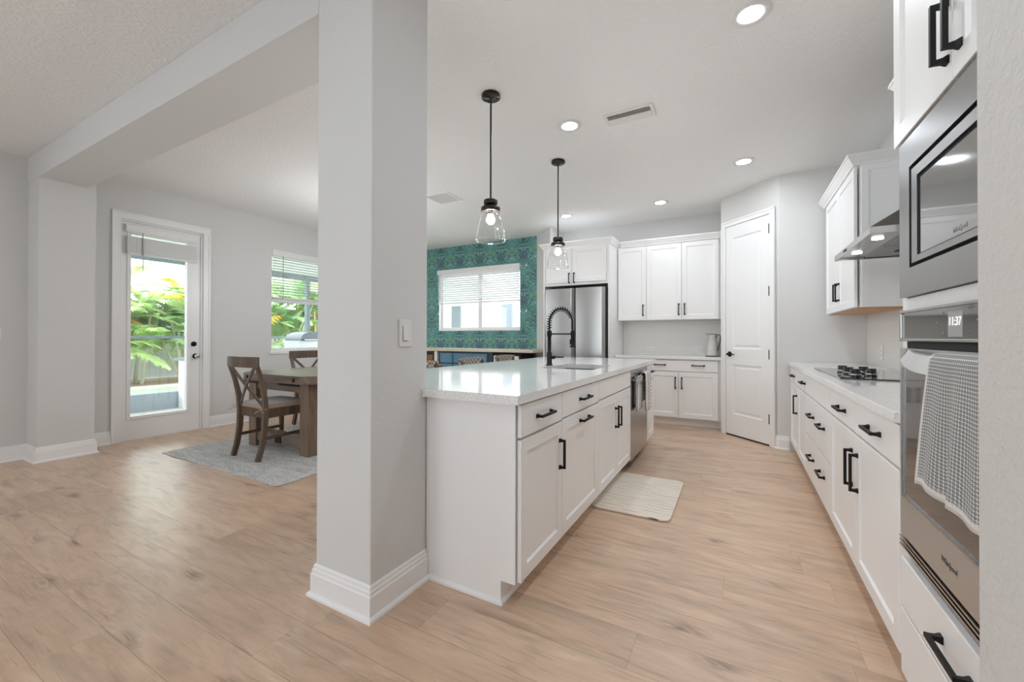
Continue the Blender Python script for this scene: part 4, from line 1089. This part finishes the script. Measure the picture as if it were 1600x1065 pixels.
MB().lathe((-4.1, 3.5, 1.88), [(.001, -.13)]+[(.13*math.cos(a), .13*math.sin(a)) for a in [-PI/2+PI*k/16 for k in range(1, 16)]]+[(.001, .13)], 28).build('globe', emit('added_fill_globe', (.93, .96, 1.0), GLOBE), t)

t = thing('air_vent', 'white louvred supply vent in the kitchen ceiling', 'vent', (-.723, 3.18, ZC))
x0, x1, y0, y1 = -.908, -.540, 3.095, 3.268
b = MB(); z0, z1 = ZC-.010, ZC-.0005; fwid = .026
for q in ((x0, x1, y0, y0+fwid), (x0, x1, y1-fwid, y1), (x0, x0+fwid, y0+fwid, y1-fwid), (x1-fwid, x1, y0+fwid, y1-fwid)): b.box(*q, z0, z1)
b.build('frame', M['plastic'], t, .003)
MB().box(x0+fwid, x1-fwid, y0+fwid, y1-fwid, ZC-.003, ZC-.0006).build('duct', simple('grey_duct', hexc('7f7d7b'), .7, var=.05), t)
for k in range(6):
    yy = y0+fwid+.012+k*.0195; a = .35 if k < 3 else -.15
    b = MB(); b.hexa([(x0+fwid, yy-.0095, ZC-.012-.006*a/.55), (x1-fwid, yy-.0095, ZC-.012-.006*a/.55), (x1-fwid, yy+.0095, ZC-.012+.006*a/.55), (x0+fwid, yy+.0095, ZC-.012+.006*a/.55),
                      (x0+fwid, yy-.0095, ZC-.0105-.006*a/.55), (x1-fwid, yy-.0095, ZC-.0105-.006*a/.55), (x1-fwid, yy+.0095, ZC-.0105+.006*a/.55), (x0+fwid, yy+.0095, ZC-.0105+.006*a/.55)])
    b.build('louver', M['plastic'], t)
t = thing('return_air_vent', 'square white return grille in the ceiling near the column', 'vent', (-3.16, 4.0, ZC))
x0, x1, y0, y1 = -3.335, -2.985, 3.83, 4.18; b = MB(); fwid = .022
for q in ((x0, x1, y0, y0+fwid), (x0, x1, y1-fwid, y1), (x0, x0+fwid, y0+fwid, y1-fwid), (x1-fwid, x1, y0+fwid, y1-fwid)): b.box(*q, z0, z1)
b.build('frame', M['trim'], t, .003)
b = MB(); b.box(x0+fwid, x1-fwid, y0+fwid, y1-fwid, ZC-.004, ZC-.0006); b.build('grille_back', M['cabin'], t)
b = MB()
for k in range(22): b.box(x0+fwid+.003+k*.0139, x0+fwid+.010+k*.0139, y0+fwid, y1-fwid, ZC-.008, ZC-.0042)
b.build('grille', M['plastic'], t)

# pendants
def pendant(x, y, label):
    zt = 2.118; t = thing('pendant_light', label, 'pendant light', (x, y, ZC), 'pendant lights over the island')
    MB().lathe((x, y, ZC), [(.064, -.001), (.066, -.006), (.066, -.022), (.060, -.026), (.014, -.027), (.010, -.040), (.006, -.046)], 28, capb=False).build('canopy', M['bronze'], t)
    b = MB()
    for a in (.4, 2.5, 4.6): b.ring((x+.045*math.cos(a), y+.045*math.sin(a), ZC-.026), (x+.045*math.cos(a), y+.045*math.sin(a), ZC-.032), .005, .004, 8)
    b.build('screw', M['bronze'], t)
    MB().tube([(x, y, ZC-.04), (x, y, ZC-.07), (x, y, zt+.005)], .0065, 10).build('rod', M['bronze'], t)
    MB().lathe((x, y, zt), [(.010, .006), (.046, .004), (.049, 0), (.049, -.026), (.044, -.030), (.028, -.032), (.028, -.042), (.060, -.044), (.068, -.050), (.068, -.078), (.064, -.080), (.062, -.052), (.030, -.050)], 30).build('socket_cap', M['bronze'], t)
    g = MB(); g.lathe((x, y, zt), [(.044, -.055), (.044, -.080), (.052, -.088), (.064, -.104), (.076, -.130), (.086, -.165), (.095, -.205), (.102, -.245), (.105, -.266), (.104, -.277), (.101, -.283)], 40)
    g.build('glass_shade', M['lampglass'], t)
    MB().lathe((x, y, zt), [(.1045, -.276), (.1055, -.280), (.1045, -.284), (.1005, -.284), (.0995, -.280), (.1005, -.276), (.1045, -.276)], 40).build('glass_rim', M['lampglass'], t)
    MB().lathe((x, y, zt), [(.017, -.05), (.017, -.092), (.014, -.096)], 16).build('lamp_holder', M['bronze'], t)
    MB().lathe((x, y, zt), [(.013, -.092), (.020, -.108), (.028, -.122), (.030, -.135), (.026, -.150), (.014, -.162), (.001, -.165)], 20).build('bulb', M['bulb'], t)
    return t
pendant(-1.52, 2.455, 'nearer clear glass pendant lamp hanging over the island')
pendant(-1.52, 3.69, 'farther clear glass pendant lamp in front of refrigerator cabinet')

# ================================================================== floor pieces
def rounded(x0, x1, y0, y1, r, n=6):
    out = []
    for cx_, cy_, a0 in ((x1-r, y1-r, 0), (x0+r, y1-r, PI/2), (x0+r, y0+r, PI), (x1-r, y0+r, 1.5*PI)):
        out += [(cx_+r*math.cos(a0+PI/2*k/n), cy_+r*math.sin(a0+PI/2*k/n)) for k in range(n+1)]
    return out
t = MB().prism(rounded(-.885, -.372, 2.725, 3.535, .055), .001, .016).build('kitchen_mat', M['mat'], bevel=.006)
tag(t, 'cream kitchen mat with thin grey streaks before the sink', 'mat')
b = MB(); nx_, ny_ = 40, 60; X0, X1, Y0, Y1 = -5.02, -3.12, 1.915, 5.0; vs = []
for j in range(ny_+1):
    for i in range(nx_+1):
        s_, q_ = i/nx_, j/ny_; z = .009
        dx = .006*math.sin(q_*40) if i in (0, nx_) else 0; dy = .006*math.sin(s_*33) if j in (0, ny_) else 0
        if i == nx_ and j == 0: z += .006
        vs.append((X0+(X1-X0)*s_+dx, Y0+(Y1-Y0)*q_+dy, z))
b.add(vs, [(j*(nx_+1)+i, j*(nx_+1)+i+1, (j+1)*(nx_+1)+i+1, (j+1)*(nx_+1)+i) for j in range(ny_) for i in range(nx_)])
t = b.build('area_rug', M['rug']); s_ = t.modifiers.new('S', 'SOLIDIFY'); s_.thickness = .008; s_.offset = -1
tag(t, 'grey flat-woven rug under the dining table', 'rug')

tag(MB().box(-5.0, 2.0, -3.9, -.45, .001, .012).build('added_bounce_rug', simple('pale_grey_pile', hexc('dddddf'), .95, var=.05)), 'large pale grey rug added behind the viewpoint to neutralise floor bounce', 'rug')  # unseen rug added so light bouncing off the floor is less warm

# ================================================================== dining table
TX0, TX1, TYa, TYb = -4.70, -3.49, 2.44, 4.55
t = thing('dining_table', 'weathered brown trestle dining table on the grey rug', 'table', ((TX0+TX1)/2, 3.5, 0))
c = .13
def oct_(i): return [(TX0+c, TYa+i), (TX1-c, TYa+i), (TX1-i, TYa+c), (TX1-i, TYb-c), (TX1-c, TYb-i), (TX0+c, TYb-i), (TX0+i, TYb-c), (TX0+i, TYa+c)]
MB().prism(oct_(0), .705, .785).build('tabletop', M['tablewood'], t, .006)
for (x, y) in ((-4.52, 2.565), (-3.655, 2.565), (-4.52, 4.42), (-3.655, 4.42)):
    MB().box(x-.066, x+.066, y-.06, y+.06, .010, .705).build('leg', M['tableleg'], t, .006)
for y in (2.565, 4.42):
    MB().box(-4.454, -3.721, y-.045, y+.045, .615, .700).build('end_rail', M['tablewood'], t, .004)
    MB().box(-4.454, -3.721, y-.045, y+.045, .07, .175).build('foot_rail', M['tablewood'], t, .004)
MB().box(-4.14, -4.04, 2.612, 4.373, .080, .165).build('stretcher', M['tableleg'], t, .004)
FTb = Fr((0, TYa, 0), (0, -1, 0))
for x in (-4.50, -3.72):
    MB().lathe((x, TYa, .745), [(.020, -.001), (.020, .004), (.013, .008), (.001, .010)], 14, axis=(0, -1, 0)).build('bolt', M['black'], t)
MB().box(-4.14, -4.03, 2.514, 2.5195, .085, .160).build('iron_plate', M['black'], t, .003)
for s_ in (-1, 1):
    MB().box(-4.085+s_*.18-.16, -4.085+s_*.18+.16, TYa+.06, TYa+.10, .675, .703).build('iron_brace', M['black'], t, .004) if s_ > 0 else MB().box(-4.62, -4.33, TYa+.02, TYa+.06, .680, .703).build('iron_brace', M['black'], t, .004)

# ------------------------------------------------------------------ x-back chair: origin at floor under seat centre, back towards -y
def chair(label, loc, rot):
    t = thing('dining_chair', label, 'chair', (0, 0, 0), 'cross-back dining chairs')
    hw = .215
    for s_ in (-1, 1):
        xt = s_*.232
        pts = [(s_*.205, -.265, 0), (s_*.205, -.232, .12), (s_*.206, -.208, .28), (s_*.208, -.200, .44), (s_*.214, -.212, .58), (s_*.222, -.245, .74), (s_*.228, -.290, .88)]
        MB().bar(pts, [.034, .036, .038, .040, .036, .032, .030], [.045, .045, .047, .050, .042, .036, .032], (1, 0, 0)).build('rear_leg', M['chairwood'], t, .004)
        MB().bar([(s_*.205, .215, 0), (s_*.205, .212, .44)], [.030, .040], [.030, .040], (1, 0, 0)).build('front_leg', M['chairwood'], t, .004)
        MB().bar([(s_*.203, -.218, .20), (s_*.203, .205, .205)], .018, .030, (1, 0, 0)).build('side_stretcher', M['chairwood'], t, .003)
    MB().bar([(-.20, .0, .215), (.20, .0, .215)], .018, .028, (0, 1, 0)).build('cross_stretcher', M['chairwood'], t, .003)
    # seat
    b = MB(); b.prism([(-.205, -.205), (.205, -.205), (.235, .225), (.20, .25), (-.20, .25), (-.235, .225)], .445, .470); b.build('seat', M['chairwood'], t, .006)
    b = MB(); b.box(-.19, .19, -.205, -.185, .385, .445); b.box(-.19, .19, .205, .225, .385, .445); b.box(-.214, -.194, -.185, .205, .385, .445); b.box(.194, .214, -.185, .205, .385, .445); b.build('apron', M['chairwood'], t, .002)
    # curved top rail
    b = MB(); n = 14; pts = []
    for i in range(n+1):
        s_ = i/n*2-1; pts.append((s_*.252, -.290-.030*(1-s_*s_), .915))
    b.bar(pts, .024, .100, (0, 1, 0)); b.build('top_rail', M['chairwood'], t, .006)
    for s_ in (-1, 1):
        pts = []
        for i in range(11):
            q = i/10; pts.append((s_*(-.20+.405*q)*(1 if True else 0), -.205-.09*q**1.2-.020*math.sin(PI*q)*(1 if s_ > 0 else .55), .485+.395*q))
        MB().bar(pts, .012, .030, (0, 1, 0)).build('cross_slat', M['chairwood'], t, .002)
    # cushion with ties
    b = MB(); n = 12; vs = []; fs = []
    for j in range(n+1):
        for i in range(n+1):
            a, q = i/n*2-1, j/n*2-1
            w = .205+.025*(q*.5+.5); z = .520+.014*(1-a**4)*(1-q**4)
            e = max(abs(a), abs(q)); vs.append((a*w*(1-.03*q*q*a*a), q*.215+.01, z if e < .99 else .511))
    b.add(vs, [(j*(n+1)+i, j*(n+1)+i+1, (j+1)*(n+1)+i+1, (j+1)*(n+1)+i) for j in range(n) for i in range(n)], True)
    cu = b.build('seat_cushion', M['cushion'], t)
    b = MB(); b.prism([(-.205, -.205), (.205, -.205), (.230, .225), (-.230, .225)], .4705, .514); b.build('cushion_edge', M['cushion_side'], cu, .008)
    tie = simple('pale_cord', hexc('b7a793'), .9, var=.05)
    for s_ in (-1, 1):
        x = s_*.212; b = MB()
        b.tube([(x-s_*.02, -.20, .485), (x, -.235, .48), (x+s_*.022, -.215, .475), (x+s_*.01, -.19, .47)], .004, 6)
        b.tube([(x, -.238, .478), (x+.05, -.262, .492)], .0045, 6); b.tube([(x, -.238, .478), (x-.045, -.255, .490)], .0045, 6)
        b.tube([(x, -.238, .478), (x+.055, -.258, .455)], .004, 6); b.tube([(x, -.238, .478), (x-.075, -.262, .438)], .004, 6)
        b.build('cushion_tie', tie, cu)
    t.location = loc; t.rotation_euler = (0, 0, rot); return t
ch = chair('brown cross-back chair with grey cushion at the table end', (-4.075, 2.462, .010), 0)
# second chair on the far long side, facing the table
c2 = dup(ch, (-4.86, 3.575, .010), 'brown cross-back chair on the window side of the table'); c2.rotation_euler = (0, 0, -PI/2)

# ================================================================== desk and bits on the papered wall
t = thing('desk_counter', 'pale wood-topped counter along the teal papered wall', 'counter', (-4.1, 5.95, 0))
MB().prism([(-5.70, 5.66), (-2.74, 5.66), (-2.74, 6.0), (-2.96, 6.20), (-2.96, YB-.003), (-5.70, YB-.003)], .920, .965).build('worktop', M['desktop'], t, .003)
for x in (-5.66, -4.66): MB().box(x-.03, x+.03, 5.70, 5.76, 0, .919).build('leg', M['trim'], t)
FD = Fr((0, 5.72, 0), (0, -1, 0))
t = thing('blue_drawer_cabinet', 'slate blue drawer cabinet under the pale wood counter', 'cabinet', (-4.0, 5.97, 0))
MB().fbox(FD, -4.58, -3.50, 0, .915, -.50, 0).build('body', M['bluedark'], t)
for u0, u1 in ((-4.57, -4.30), (-4.28, -3.60)):
    for v0, v1 in ((.72, .885), (.42, .705), (.10, .405)):
        b = MB(); b.shaker(FD, u0, u1, v0, v1, .0005, .018, .022, .005, .004); o = b.build('drawer', M['blue'], t)
        if u1 > -4: MB().lathe(FD.p((u0+u1)/2, (v0+v1)/2, .0185), [(.010, 0), (.010, .012), (.030, .018), (.026, .028), (.001, .032)], 16, axis=FD.N).build('knob', M['steel'], o)
t = thing('beverage_cooler', 'white-fronted cooler under the counter right of the blue drawers', 'cooler', (-3.15, 5.97, 0))
MB().fbox(FD, -3.49, -2.98, 0, .90, -.50, 0).build('body', M['darkhole'], t)
MB().fbox(FD, -3.46, -3.01, .08, .862, .0005, .03).build('door', M['trim'], t, .004)
MB().fbox(FD, -3.43, -3.04, .12, .80, .03, .034).build('door_panel', simple('pale_steel_panel', hexc('b9bcbf'), .35, .4, var=.02), t)
t = thing('wooden_crate', 'brown wooden crate under the counter left of blue drawers', 'crate', (-5.0, 5.9, 0))
b = MB(); b.box(-5.25, -4.72, 5.68, 6.1, .46, .48); b.box(-5.25, -4.72, 5.68, 5.70, .48, .86); b.box(-5.25, -4.72, 6.08, 6.10, .48, .86); b.box(-5.25, -5.23, 5.70, 6.08, .48, .86); b.box(-4.74, -4.72, 5.70, 6.08, .48, .86)
b.build('box', M['brown'], t, .003)
MB().box(-5.27, -4.70, 5.66, 6.12, .40, .46).box(-5.25, -5.20, 5.7, 5.75, 0, .40).box(-4.77, -4.72, 5.7, 5.75, 0, .40).box(-5.25, -5.20, 6.04, 6.09, 0, .40).box(-4.77, -4.72, 6.04, 6.09, 0, .40).build('stand', M['trim'], t)

# counter stools behind the island
def stool(label, y):
    x = -2.42
    t = thing('counter_stool', label, 'stool', (x, y, 0), 'woven stools behind the island')
    for sx in (-1, 1):
        for sy in (-1, 1):
            top = .94 if sx < 0 else .62
            MB().bar([(x+sx*.20, y+sy*.20, 0), (x+sx*.185, y+sy*.195, .62)] + ([(x-.215, y+sy*.205, .90)] if sx < 0 else []), .032, .032, (1, 0, 0)).build('leg', M['chairwood'], t, .003)
    MB().box(x-.20, x+.22, y-.215, y+.215, .62, .66).build('seat', M['weave'], t, .01)
    b = MB(); n = 12
    pts = [(x-.215-.03*(1-(i/n*2-1)**2), y-.235+.47*i/n, .845+.012*(1-(i/n*2-1)**4)) for i in range(n+1)]
    b.bar(pts, .022, .150, (1, 0, 0)); b.build('woven_back', M['weave'], t, .006)
    for sy in (-1, 1): MB().bar([(x-.19, y+sy*.20, .25), (x+.19, y+sy*.20, .25)], .022, .022, (0, 1, 0)).build('foot_rail', M['chairwood'], t)
    return t
s0 = stool('woven-backed stool behind the island, nearest the column', 3.02)
dup(s0, (-2.42, 3.86, 0), 'middle woven-backed stool behind the island, left of the faucet')
dup(s0, (-2.42, 4.62, 0), 'farthest woven-backed stool behind the island, near the refrigerator')

# ================================================================== outdoors
GZ = -.10
struct(MB().box(-9.6, XL-.2, -8, 14, GZ-.05, GZ).build('patio_ground', M['paver']), 'pale paved patio outside the glass door', 'patio')
tag(MB().box(-12.6, -9.6, -8, 14, GZ-.05, GZ-.01).build('lawn', M['turf']), 'green turf strip beyond the patio', 'lawn', kind='stuff')
struct(MB().box(-12.95, -12.6, -8, 14, GZ-.05, GZ+.03).build('garden_kerb', M['paver']), 'pale kerb between turf and mulch bed', 'kerb')
tag(MB().box(-15.48, -12.95, -8, 14, GZ-.05, GZ+.01).build('mulch_bed', M['mulch']), 'brown bark mulch bed under the palms', 'mulch', kind='stuff')
tag(MB().box(-15.62, -15.5, -8, 16, GZ, 1.75).build('garden_fence', M['fence']), 'grey board fence behind the palms', 'fence')
tag(MB().box(-8.98, -8.74, -1.0, 4.6, GZ, .19).build('low_garden_wall', M['lowwall']), 'low slate grey wall on the patio outside the door', 'wall')
t = thing('lanai_screen', 'grey metal patio screen frame outside the glass door', 'screen frame', (-9.95, 4, GZ))
MB().box(-10.0, -9.88, -8, 9.9, 2.63, 2.76).build('top_beam', M['lanai'], t)
MB().box(-9.97, -9.91, -8, 9.9, 1.125, 1.175).build('chair_rail', M['lanai'], t)
for y in (-6, .8, 6.9, 9.8): MB().box(-9.99, -9.90, y-.05, y+.05, GZ, 2.63).build('post', M['lanai'], t)
struct(MB().box(-10.0, XL-.2, -8, 14, 2.77, 2.83).build('lanai_ceiling', M['white']), 'white patio ceiling outside the glass door', 'ceiling')
t = thing('outdoor_kitchen', 'white outdoor kitchen counter with slate top on the patio', 'counter', (-8.45, 5.5, GZ))
MB().box(-8.72, -8.12, 3.56, 8.2, GZ, .74).build('base', M['white'], t)
MB().box(-8.76, -8.08, 3.50, 8.26, .74, .785).build('slab', M['lanai'], t)
t = thing('barbecue_grill', 'grey dome-lidded grill on the outdoor counter beyond dining window', 'grill', (-8.42, 5.78, .785))
MB().box(-8.68, -8.16, 5.48, 6.10, .785, 1.05).build('firebox', simple('grill_steel', hexc('cfd2d4'), .4, .4, var=.03), t)
MB().box(-8.70, -8.13, 5.46, 6.12, 1.05, 1.072).build('rim', M['white'], t)
b = MB(); n = 16
vs = [(x, 5.79-.29*math.cos(PI*i/n), 1.072+.20*math.sin(PI*i/n)**.75) for x in (-8.68, -8.14) for i in range(n+1)]
b.add(vs, [(i, i+1, n+2+i, n+1+i) for i in range(n)] + [tuple(range(n+1)), tuple(range(2*n+1, n, -1)), (0, n+1, 2*n+1, n)]); b.build('lid', M['grill'], t)
MB().box(-8.12, -8.09, 5.55, 6.03, 1.09, 1.11).build('handle', M['steel'], t)

def palm(label, x, y, h, seed, mat):
    rnd = random.Random(seed)
    t = thing('palm_clump', label, 'palm', (x, y, GZ), 'palms along the fence')
    for k in range(7):
        a = rnd.uniform(0, 2*PI); r = rnd.uniform(.05, .35); ln = rnd.uniform(.25, .75); hh = h*rnd.uniform(.42, .6)
        p0 = Vector((x+r*math.cos(a), y+r*math.sin(a), GZ+.012)); p1 = p0 + Vector((math.cos(a)*ln, math.sin(a)*ln, hh))
        MB().tube([p0, p0.lerp(p1, .5)+Vector((0, 0, .05)), p1], [.045, .036, .026], 7).build('stem', M['stem'], t)
    def frond(b, p, az, el, L, wid):
        pts = []; n = 16
        d = Vector((math.cos(az), math.sin(az), 0))
        for i in range(n+1):
            s_ = i/n; pts.append(p + d*(L*s_*math.cos(el)*(1-.1*s_)) + Vector((0, 0, L*(math.sin(el)*s_ - .55*s_*s_))))
        b.tube(pts, [.012*(1-.8*i/n) for i in range(n+1)], 4, False)
        sd = Vector((-d.y, d.x, 0))
        for i in range(2, n+1):
            s_ = i/n; tg = (pts[i]-pts[i-1]).normalized(); ll = wid*(math.sin(PI*min(.97, s_*.93+.06)))**.6
            for sg in (-1, 1):
                for half in (0, .5):
                    q = pts[i-1].lerp(pts[i], half)
                    dirv = (sd*sg*.85 + tg*.65 + Vector((0, 0, -.18+rnd.uniform(-.15, .1)))).normalized()
                    e = q + dirv*ll*rnd.uniform(.8, 1.05); mid = q.lerp(e, .45) + Vector((0, 0, .03))
                    w = tg*.040
                    b.add([q-w*.4, q+w*.4, mid+w, e, mid-w], [(0, 1, 2, 4), (4, 2, 3)])
    b = MB(); yb = MB()
    for k in range(56):
        az = 2*PI*k/19+rnd.uniform(-.3, .3); el = rnd.uniform(.25, 1.25); hh = h*rnd.uniform(.20, .66)
        frond(yb if k % 11 == 3 else b, Vector((x+rnd.uniform(-.45, .45), y+rnd.uniform(-.45, .45), GZ+hh)), az, el, h*rnd.uniform(.40, .58), .42)
    b.build('foliage', mat, t); yb.build('yellow_frond', M['yleaf'], t); return t
P1 = [(-13.7, 3.5, 3.3, 'leaf'), (-14.0, 4.7, 3.5, 'leaf'), (-13.6, 5.9, 4.0, 'leaf2'), (-14.0, 7.2, 3.8, 'leaf'), (-13.6, 8.5, 4.4, 'leaf2'), (-13.4, 9.8, 4.4, 'leaf'), (-13.7, 11.1, 4.6, 'leaf2')]
PL = ['yellow-green palm clump at the left edge of the door glass', 'yellow-green palm clump in the middle of the door glass', 'tall green palm clump at the right of the door glass', 'palm clump hidden by the wall between door and window',
      'tall green palm clump at the left edge of dining window', 'yellow-green palm clump in the middle of the dining window', 'green palm clump at the right edge of dining window']
for i, (x, y, h, mk) in enumerate(P1): palm(PL[i], x, y, h, 40+i, M[mk])

# neighbour's house behind the papered wall's window
t = thing('neighbour_house', 'white neighbouring house outside the wide window', 'house', (-6, 10.2, GZ))
MB().box(-9, 3, 10.2, 10.5, GZ, 6).build('wall', M['house'], t)
for x in (-7.52, -5.73): MB().box(x-.155, x+.155, 10.14, 10.2, .5, 2.1).build('shutter', M['houseglass'], t)
struct(MB().box(-16, 5, 6.45, 14, GZ-.06, GZ-.051).build('side_yard_ground', M['paver']), 'pale ground between the two houses', 'ground')
